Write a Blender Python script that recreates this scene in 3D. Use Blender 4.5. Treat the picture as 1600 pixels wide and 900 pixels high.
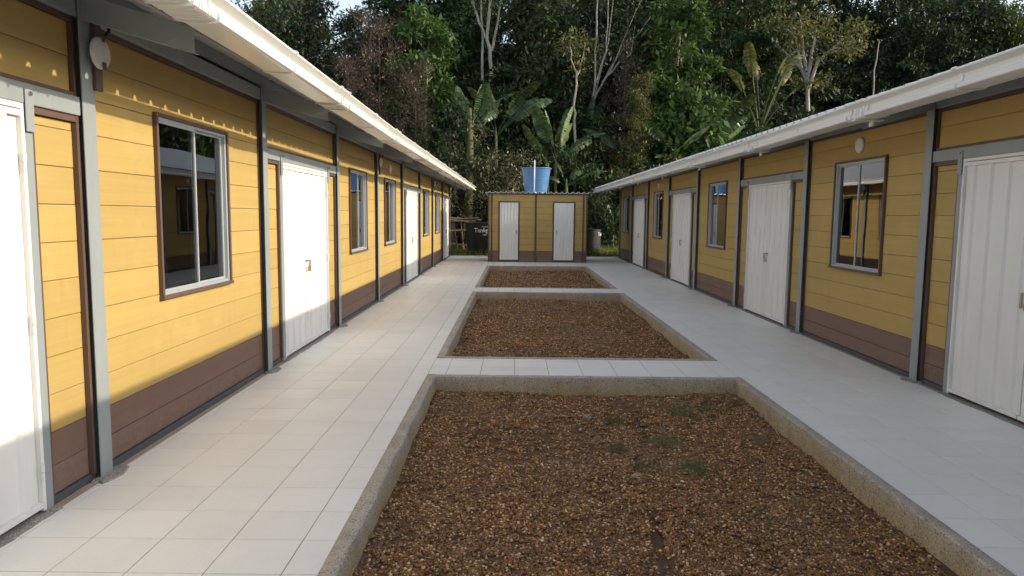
import bpy, bmesh, math, random
import numpy as np
from math import sin, cos, radians, pi, sqrt
from mathutils import Vector, Matrix
random.seed(4); rng = np.random.default_rng(4)
S = bpy.context.scene
C = S.collection
for o in list(bpy.data.objects): bpy.data.objects.remove(o)

# ------------------------------------------------------------------ camera
FPX, PITCH, YAW, ROLL, EYE = 1113.05, radians(5.886), radians(-0.1534), radians(0.5734), 1.55
def cam_axes():
    c, s = cos(YAW), sin(YAW); cp, sp = cos(PITCH), sin(PITCH)
    r = Vector((c, -s, 0)); f0 = Vector((s, c, 0))
    f = f0*cp + Vector((0, 0, -sp)); u = f0*sp + Vector((0, 0, cp))
    return r*cos(ROLL)+u*sin(ROLL), u*cos(ROLL)-r*sin(ROLL), f
R_, U_, F_ = cam_axes()
cd = bpy.data.cameras.new('camera'); cam = bpy.data.objects.new('camera', cd); C.objects.link(cam)
cam.matrix_world = Matrix(((R_.x, U_.x, -F_.x, 0), (R_.y, U_.y, -F_.y, 0), (R_.z, U_.z, -F_.z, EYE), (0, 0, 0, 1)))
cd.lens = FPX/1600*36; cd.sensor_width = 36; cd.clip_end = 2000; cd.clip_start = 0.05
S.camera = cam
def P(px, py, Y):
    """world point at depth Y seen at photograph pixel (px, py): used for placing vegetation"""
    d = R_*((px-800)/FPX) + U_*((450-py)/FPX) + F_
    t = Y/d.y
    return Vector((d.x*t, Y, EYE+d.z*t))

# ------------------------------------------------------------------ light
SUN_EL, SUN_AZ = radians(21.6), radians(94)        # azimuth clockwise from +Y
sun = bpy.data.lights.new('sun', 'SUN'); sun.energy = 2.0; sun.angle = radians(0.5); sun.color = (1, .89, .70)
so = bpy.data.objects.new('sun', sun); C.objects.link(so)
sd = Vector((sin(SUN_AZ)*cos(SUN_EL), cos(SUN_AZ)*cos(SUN_EL), sin(SUN_EL)))
so.rotation_euler = sd.to_track_quat('Z', 'Y').to_euler()
W = bpy.data.worlds.new('World'); S.world = W; W.use_nodes = True
nt = W.node_tree; bg = nt.nodes['Background']
sky = nt.nodes.new('ShaderNodeTexSky'); sky.sky_type = 'NISHITA'; sky.sun_disc = False
sky.sun_elevation = SUN_EL; sky.sun_rotation = SUN_AZ; sky.air_density = 1.0; sky.dust_density = 1.6; sky.ozone_density = 1.0
hs = nt.nodes.new('ShaderNodeHueSaturation'); hs.inputs['Saturation'].default_value = .58; nt.links.new(sky.outputs[0], hs.inputs['Color']); nt.links.new(hs.outputs[0], bg.inputs[0]); bg.inputs[1].default_value = 0.14
S.view_settings.view_transform = 'Standard'; S.view_settings.look = 'None'
S.view_settings.exposure = 1.24; S.view_settings.gamma = 1
S.cycles.max_bounces = 8; S.cycles.diffuse_bounces = 5; S.cycles.glossy_bounces = 4
S.cycles.transparent_max_bounces = 8; S.cycles.sample_clamp_indirect = 6; S.cycles.caustics_reflective = True
S.cycles.use_denoising = True

# ------------------------------------------------------------------ materials
class NT:
    def __init__(s, name):
        s.m = bpy.data.materials.new(name); s.m.use_nodes = True; s.t = s.m.node_tree
        s.b = s.t.nodes['Principled BSDF']
    def n(s, kind, **kw):
        x = s.t.nodes.new('ShaderNode'+kind)
        for k, v in kw.items():
            if k in x.inputs: x.inputs[k].default_value = v
            else: setattr(x, k, v)
        return x
    def l(s, a, b): s.t.links.new(a, b)
    def pos(s, scale=(1, 1, 1), src='Position'):
        g = s.n('NewGeometry').outputs['Position'] if src == 'Position' else s.n('TexCoord').outputs['Object']
        mp = s.n('Mapping'); mp.inputs['Scale'].default_value = scale; s.l(g, mp.inputs[0]); return mp.outputs[0]
    def noise(s, scale, detail=4, rough=.55, stretch=(1, 1, 1), src='Position'):
        x = s.n('TexNoise', Scale=scale, Detail=detail, Roughness=rough); s.l(s.pos(stretch, src), x.inputs['Vector']); return x.outputs[0]
    def ramp(s, fac, stops):
        r = s.n('ValToRGB'); e = r.color_ramp.elements
        while len(e) < len(stops): e.new(.5)
        for q, (p, c) in zip(e, stops):
            q.position = p; q.color = tuple(c)+(1,) if len(c) == 3 else c
        s.l(fac, r.inputs[0]); return r.outputs[0]
    def mix(s, fac, a, b, mode='MIX'):
        x = s.n('Mix', data_type='RGBA', blend_type=mode)
        for q, v in ((x.inputs[0], fac), (x.inputs[6], a), (x.inputs[7], b)):
            if hasattr(v, 'node'): s.l(v, q)
            else: q.default_value = v if isinstance(v, float) else tuple(v)+(1,)
        return x.outputs[2]
    def hsv(s, col, v, h=None, sat=None):
        x = s.n('HueSaturation')
        for q, val in ((x.inputs['Color'], col), (x.inputs['Value'], v), (x.inputs['Hue'], h), (x.inputs['Saturation'], sat)):
            if val is None: continue
            if hasattr(val, 'node'): s.l(val, q)
            elif isinstance(val, (tuple, list)): q.default_value = tuple(val)+(1,)
            else: q.default_value = val
        return x.outputs[0]
    def mr(s, fac, a, b, lo=0., hi=1.):
        x = s.n('MapRange'); s.l(fac, x.inputs[0]); x.inputs[1].default_value = lo; x.inputs[2].default_value = hi
        x.inputs[3].default_value = a; x.inputs[4].default_value = b; return x.outputs[0]
    def bump(s, h, strength=.3, dist=.01):
        b = s.n('Bump', Strength=strength, Distance=dist); s.l(h, b.inputs['Height']); s.l(b.outputs[0], s.b.inputs['Normal'])
    def out(s, col=None, rough=None, **kw):
        if col is not None:
            if hasattr(col, 'node'): s.l(col, s.b.inputs['Base Color'])
            else: s.b.inputs['Base Color'].default_value = tuple(col)+(1,)
        if rough is not None:
            if hasattr(rough, 'node'): s.l(rough, s.b.inputs['Roughness'])
            else: s.b.inputs['Roughness'].default_value = rough
        for k, v in kw.items(): s.b.inputs[k.replace('_', ' ')].default_value = v
        return s.m

def m_board(name, col, col2):
    t = NT(name)
    g = t.noise(9, 6, .65, (1, .06, 4.5)); big = t.noise(1.3, 3); ob = t.n('ObjectInfo').outputs['Random']
    c = t.mix(t.mr(g, 0., 1., .3, .75), col, col2)
    c = t.hsv(c, t.mr(ob, .93, 1.06))
    c = t.mix(t.mr(big, 0., .22, .45, .8), c, tuple(x*.75 for x in col))
    z = t.n('SeparateXYZ'); t.l(t.n('NewGeometry').outputs['Position'], z.inputs[0])
    sp = t.noise(22, 5, .75); sk = t.noise(7, 4, .6, (1, 1, .12))
    dm = t.n('Math', operation='MULTIPLY'); t.l(t.mr(z.outputs[2], .45, 0., .03, .3), dm.inputs[0]); t.l(t.mr(sp, 0., 1., .42, .68), dm.inputs[1])
    c = t.mix(dm.outputs[0], c, (.27, .22, .165))
    c = t.mix(t.mr(sk, 0., .16, .55, .75), c, tuple(x*.6 for x in col)); c = t.mix(t.mr(t.noise(4, 4, .6), 0., .15, .55, .7), c, tuple(min(1, x*1.25+.03) for x in col2))
    t.bump(g, .35, .004)
    return t.out(c, t.mr(g, .5, .68), Specular_IOR_Level=.35)
M = {}
M['yellow'] = m_board('yellow_board_paint', (.405, .277, .088), (.46, .318, .107))
M['brown'] = m_board('brown_board_paint', (.16, .094, .068), (.20, .125, .093))
def m_metal(name, col, rough=.45, spec=.4, var=.1, metal=0.):
    t = NT(name); n = t.noise(6, 5, .6, (1, 1, .35)); n2 = t.noise(60, 3)
    c = t.mix(t.mr(n, 0., 1., .35, .8), col, tuple(x*(1-var*1.6) for x in col))
    t.bump(n2, .06, .002)
    return t.out(c, t.mr(n, rough-.08, rough+.1), Specular_IOR_Level=spec, Metallic=metal)
M['steel'] = m_metal('grey_painted_steel', (.275, .30, .30), .42)
M['steel_dark'] = m_metal('dark_grey_channel', (.075, .085, .095), .5)
M['trim'] = m_metal('brown_trim_paint', (.12, .072, .055), .5)
M['white'] = m_metal('white_door_paint', (.74, .728, .69), .35, .45, .05)
M['gutter'] = m_metal('white_gutter_plastic', (.68, .665, .62), .3, .5, .008)
M['soffit'] = m_metal('galvanised_underside', (.30, .33, .36), .45, .4, .1, .3)
M['roof_pale'] = m_metal('white_roof_sheet', (.66, .67, .67), .4, .5, .08)
M['roof'] = m_metal('pale_roof_sheet', (.55, .56, .57), .4, .5, .1)
M['alu'] = m_metal('aluminium_frame', (.42, .45, .46), .32, .5, .05, .2)
M['lampwhite'] = m_metal('white_lamp_plastic', (.72, .71, .69), .4, .5, .03)
M['brass'] = m_metal('brass_padlock', (.62, .40, .12), .3, .5, .1, .8)
M['chrome'] = m_metal('shackle_steel', (.45, .46, .48), .25, .5, .05, .9)
M['inner'] = m_metal('inner_wall_paint', (.30, .26, .2), .8)
M['black'] = m_metal('black_tank_plastic', (.006, .007, .008), .5, .5, .1)
M['letter'] = m_metal('white_lettering', (.8, .8, .8), .5)
M['pvc'] = m_metal('white_pipe_plastic', (.75, .77, .8), .35)
def m_blue():
    t = NT('blue_tank_plastic'); n = t.noise(3, 4)
    c = t.mix(t.mr(n, 0., 1., .3, .8), (.062, .16, .31), (.08, .19, .35)); return t.out(c, .35, Specular_IOR_Level=.5)
M['blue'] = m_blue()
def m_tile():
    t = NT('cream_floor_tile'); n = t.noise(55, 3, .6); f = t.noise(2.2, 4); ob = t.n('ObjectInfo').outputs['Random']
    isl = t.n('NewGeometry').outputs['Random Per Island']
    c = t.hsv((.83, .795, .725), t.mr(ob, .965, 1.02)); c = t.hsv(c, t.mr(isl, .97, 1.03))
    c = t.mix(t.mr(n, 0., .10, .4, .7), c, (.54, .51, .46)); c = t.mix(t.mr(f, 0., .30, .5, .8), c, (.60, .56, .50))
    d = t.noise(9, 6, .7); c = t.mix(t.mr(d, 0., .35, .66, .8), c, (.36, .31, .25))
    t.bump(n, .05, .002)
    return t.out(c, t.mr(f, .38, .55), Specular_IOR_Level=.45)
M['tile'] = m_tile()
def m_conc(name, c1, c2, c3, speck=True):
    t = NT(name); n = t.noise(3.5, 6, .6); g = t.noise(38, 4, .75); v = t.n('TexVoronoi', Scale=75.); t.l(t.pos(), v.inputs['Vector'])
    c = t.mix(t.mr(n, 0., 1., .35, .7), c1, c2)
    z = t.n('SeparateXYZ'); t.l(t.n('NewGeometry').outputs['Position'], z.inputs[0])
    st = t.noise(14, 5, .7, (1, 1, .25))
    low = t.n('Math', operation='MULTIPLY'); t.l(t.mr(z.outputs[2], 1., .0, -.16, -.01), low.inputs[0]); t.l(t.mr(st, .25, 1.2, .35, .65), low.inputs[1])
    cl = t.n('Math', operation='MULTIPLY', use_clamp=True); t.l(low.outputs[0], cl.inputs[0]); cl.inputs[1].default_value = 1.
    c = t.mix(cl.outputs[0], c, c3)
    if speck:
        sn = t.noise(105, 2, .5); sm = t.noise(8, 3, .6)
        ad = t.n('Math', operation='ADD'); t.l(sn, ad.inputs[0]); t.l(t.mr(sm, -.04, .06, .3, .7), ad.inputs[1])
        c = t.mix(t.mr(ad.outputs[0], 0., .75, .56, .64), c, (.12, .105, .085)); c = t.mix(t.mr(ad.outputs[0], .5, 0., .34, .42), c, (.62, .56, .46))
    c = t.mix(t.mr(g, 0., .4, .55, .75), c, tuple(x*.55 for x in c1))
    hb = t.n('Math', operation='ADD'); t.l(g, hb.inputs[0]); t.l(n, hb.inputs[1]); t.bump(hb.outputs[0], .6, .006)
    return t.out(c, .85, Specular_IOR_Level=.3)
M['kerb'] = m_conc('rough_stained_concrete', (.48, .42, .33), (.36, .31, .24), (.42, .29, .12))
M['mortar'] = m_conc('mortar', (.30, .28, .25), (.22, .2, .17), (.22, .2, .17))
M['grout'] = m_conc('grout_bed', (.42, .32, .215), (.34, .255, .17), (.3, .22, .15), False)
def m_soil():
    t = NT('rusty_soil'); n = t.noise(2.2, 7, .7); g = t.noise(45, 5, .75)
    c = t.ramp(n, [(.3, (.09, .06, .038)), (.5, (.17, .10, .055)), (.68, (.24, .12, .055))])
    c = t.mix(t.mr(g, 0., .7, .4, .75), c, (.06, .046, .036)); c = t.mix(t.mr(t.noise(.8, 4, .6), 0., .8, .5, .65), c, (.26, .20, .145)); t.bump(g, .9, .02)
    return t.out(c, .95, Specular_IOR_Level=.15)
M['soil'] = m_soil()
def m_pebble():
    t = NT('river_pebbles'); i = t.n('NewGeometry').outputs['Random Per Island']
    c = t.ramp(i, [(0, (.05, .045, .045)), (.16, (.09, .065, .045)), (.34, (.20, .11, .052)), (.5, (.11, .07, .042)), (.66, (.32, .18, .075)),
                   (.8, (.15, .095, .058)), (.92, (.42, .27, .13)), (1., (.55, .45, .33))])
    c = t.hsv(c, 1.32, .495, 1.2)
    ob = t.n('ObjectInfo').outputs['Random']; c = t.hsv(c, t.mr(ob, .75, 1.2))
    big = t.noise(1.1, 5, .6); c = t.mix(t.mr(big, 0., .5, .5, .72), c, (.21, .15, .10))
    return t.out(c, .55, Specular_IOR_Level=.35)
M['pebble'] = m_pebble()
def m_ground():
    t = NT('forest_floor'); n = t.noise(.7, 6, .65); g = t.noise(12, 5, .7)
    c = t.ramp(n, [(.3, (.035, .045, .018)), (.55, (.05, .06, .025)), (.75, (.09, .065, .035))])
    c = t.mix(t.mr(g, 0., .6, .4, .7), c, (.03, .028, .016)); t.bump(g, .8, .05)
    return t.out(c, .95, Specular_IOR_Level=.1)
M['ground'] = m_ground()
def m_leaf(name, a, b, dead=None, trans=.25, rough=.55):
    t = NT(name); i = t.n('NewGeometry').outputs['Random Per Island']
    st = [(0, a), (.85 if dead else 1., b)]
    if dead: st += [(.93, dead)]
    c = t.ramp(i, st); ob = t.n('ObjectInfo').outputs['Random']; c = t.hsv(c, t.mr(ob, .75, 1.25), t.mr(ob, .49, .51))
    t.out(c, rough, Specular_IOR_Level=.28)
    tr = t.n('BsdfTranslucent'); t.l(t.hsv(c, 1.5, .485, 1.1), tr.inputs[0])
    ms = t.n('MixShader'); ms.inputs[0].default_value = trans
    t.l(t.b.outputs[0], ms.inputs[1]); t.l(tr.outputs[0], ms.inputs[2]); t.l(ms.outputs[0], t.t.nodes['Material Output'].inputs[0])
    return t.m
M['leaf_dark'] = m_leaf('dark_forest_leaves', (.013, .026, .013), (.030, .050, .019), (.055, .055, .025), .14)
M['leaf_mid'] = m_leaf('green_leaves', (.018, .038, .015), (.045, .075, .023), None, .16)
M['leaf_bright'] = m_leaf('bright_green_leaves', (.035, .075, .02), (.085, .14, .035), None, .2)
M['leaf_olive'] = m_leaf('olive_leaves', (.06, .08, .025), (.14, .15, .05), (.22, .17, .08))
M['leaf_dead'] = m_leaf('dry_brown_leaves', (.075, .055, .032), (.17, .12, .07), (.26, .21, .13), .1)
M['leaf_tangle'] = m_leaf('half_dry_leaves', (.04, .062, .022), (.15, .145, .065), (.40, .34, .22), .15)
M['paddle'] = m_leaf('banana_leaf', (.026, .046, .019), (.07, .11, .045), None, .2, .35)
M['paddle_pale'] = m_leaf('pale_banana_leaf', (.20, .26, .12), (.30, .36, .20), None, .3, .35)
M['grass'] = m_leaf('grass_blades', (.07, .12, .02), (.20, .24, .05), (.30, .26, .1), .3, .5)
M['weed'] = m_leaf('weed_blades', (.11, .13, .06), (.20, .22, .11), None, .3, .5)
def m_bark(name, a, b):
    t = NT(name); n = t.noise(5, 6, .7, (1, 1, .3)); f = t.noise(40, 4)
    c = t.mix(t.mr(n, 0., 1., .3, .7), a, b); t.bump(f, .6, .01); return t.out(c, .85, Specular_IOR_Level=.2)
M['bark'] = m_bark('brown_bark', (.10, .075, .055), (.055, .045, .035))
M['bark_pale'] = m_bark('pale_bark', (.46, .42, .36), (.27, .24, .19))
M['bark_moss'] = m_bark('mossy_bark', (.085, .11, .035), (.09, .07, .045))
M['twig'] = m_bark('reddish_dry_twigs', (.10, .07, .055), (.065, .048, .038))
M['stem'] = m_bark('green_stem', (.14, .17, .06), (.10, .11, .05))
M['wood'] = m_bark('weathered_lumber', (.42, .31, .2), (.26, .19, .13))
def m_glass():
    t = NT('window_glass'); fr = t.n('Fresnel', IOR=1.52); gl = t.n('BsdfGlossy', Roughness=.012); tr = t.n('BsdfTransparent')
    gl.inputs[0].default_value = (.95, .97, 1, 1); tr.inputs[0].default_value = (.22, .24, .25, 1)
    d = t.n('Math', operation='MULTIPLY', use_clamp=True); t.l(fr.outputs[0], d.inputs[0]); d.inputs[1].default_value = 1.7
    n = t.noise(1.2, 2); b = t.n('Bump', Strength=.05, Distance=.02); t.l(n, b.inputs['Height']); t.l(b.outputs[0], gl.inputs['Normal'])
    ms = t.n('MixShader'); t.l(d.outputs[0], ms.inputs[0]); t.l(tr.outputs[0], ms.inputs[1]); t.l(gl.outputs[0], ms.inputs[2])
    t.l(ms.outputs[0], t.t.nodes['Material Output'].inputs[0]); return t.m
M['glass'] = m_glass()

# ------------------------------------------------------------------ mesh helpers
class MB:
    def __init__(s): s.v, s.f = [], []
    def add(s, vs, fs):
        k = len(s.v); s.v += [tuple(v) for v in vs]; s.f += [tuple(i+k for i in f) for f in fs]
    def box(s, x0, x1, y0, y1, z0, z1):
        s.add([(x, y, z) for x in (x0, x1) for y in (y0, y1) for z in (z0, z1)],
              [(0, 1, 3, 2), (4, 6, 7, 5), (0, 4, 5, 1), (2, 3, 7, 6), (0, 2, 6, 4), (1, 5, 7, 3)])
    def prism(s, prof, axis, a0, a1, closed=True):
        """prof: list of 2D points; axis 'y': (x,z) swept along y; 'x': (y,z); 'z': (x,y)"""
        def pt(p, a): return {'y': (p[0], a, p[1]), 'x': (a, p[0], p[1]), 'z': (p[0], p[1], a)}[axis]
        n = len(prof); s.add([pt(p, a0) for p in prof]+[pt(p, a1) for p in prof],
              [(i, (i+1) % n, n+(i+1) % n, n+i) for i in range(n if closed else n-1)] + ([tuple(range(n)), tuple(range(2*n-1, n-1, -1))] if closed else []))
    def tube(s, pts, rad, n=6, cap=True):
        pts = [Vector(p) for p in pts]
        if not hasattr(rad, '__len__'): rad = [rad]*len(pts)
        k = len(s.v); ref = Vector((.31, .87, .2))
        for i, p in enumerate(pts):
            d = (pts[min(i+1, len(pts)-1)]-pts[max(i-1, 0)]); d = d.normalized() if d.length > 1e-9 else Vector((0, 0, 1))
            a = d.cross(ref); a = a.normalized() if a.length > 1e-3 else d.orthogonal().normalized(); b = d.cross(a)
            for j in range(n): s.v.append(tuple(p+(a*cos(2*pi*j/n)+b*sin(2*pi*j/n))*rad[i]))
        for i in range(len(pts)-1):
            for j in range(n): s.f.append((k+i*n+j, k+i*n+(j+1) % n, k+(i+1)*n+(j+1) % n, k+(i+1)*n+j))
        if cap: s.f.append(tuple(k+j for j in range(n))); s.f.append(tuple(k+(len(pts)-1)*n+j for j in range(n)))
    def lathe(s, prof, n=32, c=(0, 0, 0)):
        k = len(s.v)
        for r, z in prof:
            for j in range(n): s.v.append((c[0]+r*cos(2*pi*j/n), c[1]+r*sin(2*pi*j/n), c[2]+z))
        for i in range(len(prof)-1):
            for j in range(n): s.f.append((k+i*n+j, k+i*n+(j+1) % n, k+(i+1)*n+(j+1) % n, k+(i+1)*n+j))
    def mesh(s, name, mat, smooth=False, bevel=0, fix=True):
        me = bpy.data.meshes.new(name); me.from_pydata(s.v, [], s.f); me.materials.append(mat)
        if fix or bevel:
            bm = bmesh.new(); bm.from_mesh(me)
            if bevel: bmesh.ops.bevel(bm, geom=list(bm.edges), offset=bevel, segments=1, affect='EDGES')
            bmesh.ops.recalc_face_normals(bm, faces=bm.faces); bm.to_mesh(me); bm.free()
        if smooth: me.polygons.foreach_set('use_smooth', [True]*len(me.polygons))
        return me
    def build(s, name, mat, parent=None, smooth=False, bevel=0, loc=None, angle=None):
        me = s.mesh(name, mat, smooth, bevel)
        if smooth and angle: me.set_sharp_from_angle(angle=angle)
        return link(name, me, parent, loc)
def link(name, data, parent=None, loc=None):
    o = bpy.data.objects.new(name, data); C.objects.link(o)
    if parent is not None: o.parent = parent
    if loc is not None: o.location = loc
    return o
def tag(o, label=None, cat=None, group=None, kind=None):
    for k, v in (('label', label), ('category', cat), ('group', group), ('kind', kind)):
        if v: o[k] = v
    return o
def empty(name, loc=(0, 0, 0), **kw):
    o = link(name, None, None, loc); o.empty_display_size = .2; return tag(o, **kw)
def quads_mesh(name, V, mat, nper=4):
    """V: (n, nper, 3) array -> n separate polygons"""
    n = len(V); me = bpy.data.meshes.new(name)
    me.vertices.add(n*nper); me.vertices.foreach_set('co', np.ascontiguousarray(V, dtype=np.float32).ravel())
    me.loops.add(n*nper); me.loops.foreach_set('vertex_index', np.arange(n*nper, dtype=np.int32))
    me.polygons.add(n); me.polygons.foreach_set('loop_start', np.arange(0, n*nper, nper, dtype=np.int32))
    me.materials.append(mat); me.update(calc_edges=True); me.validate(); return me
def copy_tree(o, parent=None):
    c = o.copy(); C.objects.link(c); c.parent = parent
    for ch in o.children: copy_tree(ch, c)
    return c

# ------------------------------------------------------------------ layout constants
XL, XR = -2.43, 3.885                      # outer faces of the board walls (left, right building)
KX0, KX1, KW = -0.83, 2.21, 0.085          # planting bed kerbs, outer edges and width
BEDS = [(0.3, 6.77), (7.57, 14.22), (15.04, 21.55)]
TX, TY = .335, .3247

# ------------------------------------------------------------------ ground, slabs, tiles, kerbs
def ground():
    xs = sorted(set([round(x, 2) for x in list(np.arange(-60, 61, 2.0)) + [-14.2, -13.8, 15.8, 16.2, -400, -200, -100, 100, 200, 400]]))
    ys = sorted(set([round(y, 2) for y in list(np.arange(-40, 101, 2.0)) + [-5.2, -4.8, 26.95, 27.25, -300, -100, 150, 250, 500]]))
    def h(x, y):
        if -14 < x < 16 and -5 < y < 27.1: return -.42
        z = -.06 + .02*sin(x*1.3+y)
        e = 33+.35*max(x, 0)+.1*max(-x, 0)
        if y > e: z += min((y-e)*.16, 9) + .25*sin(x*.4)*sin(y*.3)
        return z
    v = [(x, y, h(x, y)) for y in ys for x in xs]; n = len(xs)
    f = [(j*n+i, j*n+i+1, (j+1)*n+i+1, (j+1)*n+i) for j in range(len(ys)-1) for i in range(n-1)]
    b = MB(); b.add(v, f); tag(b.build('ground', M['ground'], smooth=True), kind='structure')
ground()

def slab(name, x0, x1, y0, y1):
    b = MB(); b.box(x0, x1, y0, y1, -.35, -.0032); o = b.build(name, M['grout']); return tag(o, kind='structure')
tile_cache = {}
def tile_mesh(w, d):
    k = (round(w, 3), round(d, 3))
    if k not in tile_cache:
        b = MB(); g = .0027; c = .001; w2, d2 = w/2-g, d/2-g
        lo = [(-w2, -d2, -.010), (w2, -d2, -.010), (w2, d2, -.010), (-w2, d2, -.010)]
        mi = [(x, y, -.0015) for x, y, _ in lo]; up = [(x-math.copysign(c, x), y-math.copysign(c, y), 0) for x, y, _ in lo]
        b.add(lo+mi+up, [(0, 1, 5, 4), (1, 2, 6, 5), (2, 3, 7, 6), (3, 0, 4, 7), (4, 5, 9, 8), (5, 6, 10, 9), (6, 7, 11, 10), (7, 4, 8, 11), (8, 9, 10, 11)])
        tile_cache[k] = b.mesh('tile', M['tile'])
    return tile_cache[k]
def lay(parent, xl, x0, x1, y0, y1, yfrom, limit=300):
    """tiles on a slab: xl = list of joint positions in x"""
    xs = [x0]+[x for x in sorted(xl) if x0+.012 < x < x1-.012]+[x1]
    k0 = math.floor((y0-2.92)/TY); ys = [y0]+[2.92+k*TY for k in range(k0, k0+140) if y0+.012 < 2.92+k*TY < y1-.012]+[y1]
    n = 0; rest = []
    for b, t in zip(ys, ys[1:]):
        for l, r in zip(xs, xs[1:]):
            c = Vector(((l+r)/2, (b+t)/2, random.uniform(-.0003, .0003)))
            if b >= yfrom and n < limit:
                o = link('tile', tile_mesh(r-l, t-b), parent, c); n += 1
            else: rest.append((c, tile_mesh(r-l, t-b)))
    if rest:
        mb = MB()
        for c, me in rest: mb.add([v.co+c for v in me.vertices], [tuple(p.vertices) for p in me.polygons])
        tag(mb.build('tile', M['tile'], parent), kind='stuff')
LXL = [-.99-TX*k for k in range(0, 6)]; LXR = [2.48+.333*k for k in range(0, 5)]; LXM = [-.99+TX*k for k in range(0, 12)]
YN, YF = -3.0, 26.45
w1 = slab('walkway', XL-.05, KX0, YN, YF); lay(w1, LXL, XL+.065, KX0, YN, YF, 2.4)
w2 = slab('walkway', KX1, XR+.05, YN, YF); lay(w2, LXR, KX1, XR-.065, YN, YF, 2.4)
for y0, y1 in ((YN, .3), (6.77, 7.57), (14.22, 15.04), (21.55, YF)):
    p = slab('path', KX0, KX1, y0, y1); lay(p, LXM, KX0, KX1, y0, min(y1, 23.35), 2.)
b = MB(); b.box(-2.9, 4.4, YF, YF+.42, -.3, .012); o = b.build('path', M['mortar'], bevel=.006); tag(o, kind='structure')
def kerb(y0, y1):
    """rough cast concrete kerb ring, flush with the tiles, one mesh per side"""
    r = np.random.default_rng(int(y0*10))
    def side(p0, p1, inward):
        L = (Vector(p1)-Vector(p0)).length; n = max(8, int(L/.06)); d = (Vector(p1)-Vector(p0)).normalized(); q = Vector(inward)
        V = []; nz = lambda a: float(r.normal(0, a))
        for i in range(n+1):
            c = Vector(p0)+d*(L*i/n); e = .0 if i in (0, n) else 1.
            wob = e*.003*sin(i*.37)+e*nz(.0022)
            prof = [(0, -.34), (0, .002), (.006, .0055+nz(.0008)), (.02, .008+nz(.0012)), (KW*.5, .0085+nz(.0014)), (KW-.014, .008+nz(.0014)), (KW-.003+wob, .001+nz(.002)), (KW+wob*1.3, -.012+nz(.002)),
                    (KW+.002+wob+e*nz(.002), -.06), (KW+.004+wob+e*nz(.002), -.11), (KW+.006, -.17), (KW+.006, -.34)]
            V += [c+q*u+Vector((0, 0, z)) for u, z in prof]
        m = 12; F = [(i*m+j, i*m+j+1, (i+1)*m+j+1, (i+1)*m+j) for i in range(n) for j in range(m-1)]
        F += [tuple(range(m)), tuple(n*m+j for j in range(m))]
        b = MB(); b.add(V, F); o = b.build('kerb', M['kerb'], smooth=True, angle=radians(30)); tag(o, kind='structure')
    side((KX0, y0, 0), (KX0, y1, 0), (1, 0, 0)); side((KX1, y0, 0), (KX1, y1, 0), (-1, 0, 0))
    side((KX0+KW, y1, 0), (KX1-KW, y1, 0), (0, -1, 0)); side((KX0+KW, y0, 0), (KX1-KW, y0, 0), (0, 1, 0))
for y0, y1 in BEDS: kerb(y0, y1)

# ------------------------------------------------------------------ gravel
def gz(x, y, bi):
    z = -.142+.012*sin(x*2.1+y*1.3+bi)+.010*sin(y*3.7-x*1.7)+.006*sin(x*7+y*5)
    if bi == 0:
        xr = 1.02+.10*sin(y*1.5)-(6.7-y)*.055     # washed-out rut down the middle
        z -= .035*math.exp(-((x-xr)/.05)**2)*(.35+.65*max(0, sin(y*2.3+.5)))
        z += .02*math.exp(-((x-1.7)**2+(y-5.9)**2)/.5)
    if y > BEDS[bi][1]-.5: z -= .02*(y-BEDS[bi][1]+.5)
    return z
pcol = bpy.data.collections.new('pebble_sources')
def ico(sub):
    bm = bmesh.new(); bmesh.ops.create_icosphere(bm, subdivisions=sub, radius=1.); v = np.array([q.co[:] for q in bm.verts]); f = [tuple(x.index for x in p.verts) for p in bm.faces]; bm.free(); return v, f
IV, IF = ico(1); IV2, IF2 = ico(2)
def pebble_patch(i, n, rad, s0, s1, fine):
    mb = MB(); r = np.random.default_rng(100+i); vv, ff = (IV2, IF2) if fine else (IV, IF)
    for k in range(n):
        s = r.uniform(s0, s1)*(1.35 if r.random() < .08 else 1); sc = np.array([s*r.uniform(.8, 1.25), s*r.uniform(.6, 1.), s*r.uniform(.38, .62)])
        V = (vv*(1+r.normal(0, .07, (len(vv), 1))))*sc
        a, bx, by = r.uniform(0, 6.28), r.normal(0, .35), r.normal(0, .35)
        Rm = np.array(Matrix.Rotation(a, 3, 'Z') @ Matrix.Rotation(bx, 3, 'X') @ Matrix.Rotation(by, 3, 'Y'))
        ang, rr = r.uniform(0, 6.28), rad*sqrt(r.random())
        mb.add((V@Rm.T+[rr*cos(ang), rr*sin(ang), r.uniform(-.3, .55)*s]).tolist(), ff)
    me = mb.mesh('pebbles', M['pebble'], smooth=True, fix=False); o = bpy.data.objects.new('pebbles', me); pcol.objects.link(o)
for i in range(10): pebble_patch(i, 16, .045, .0062, .0125, False)
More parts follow.
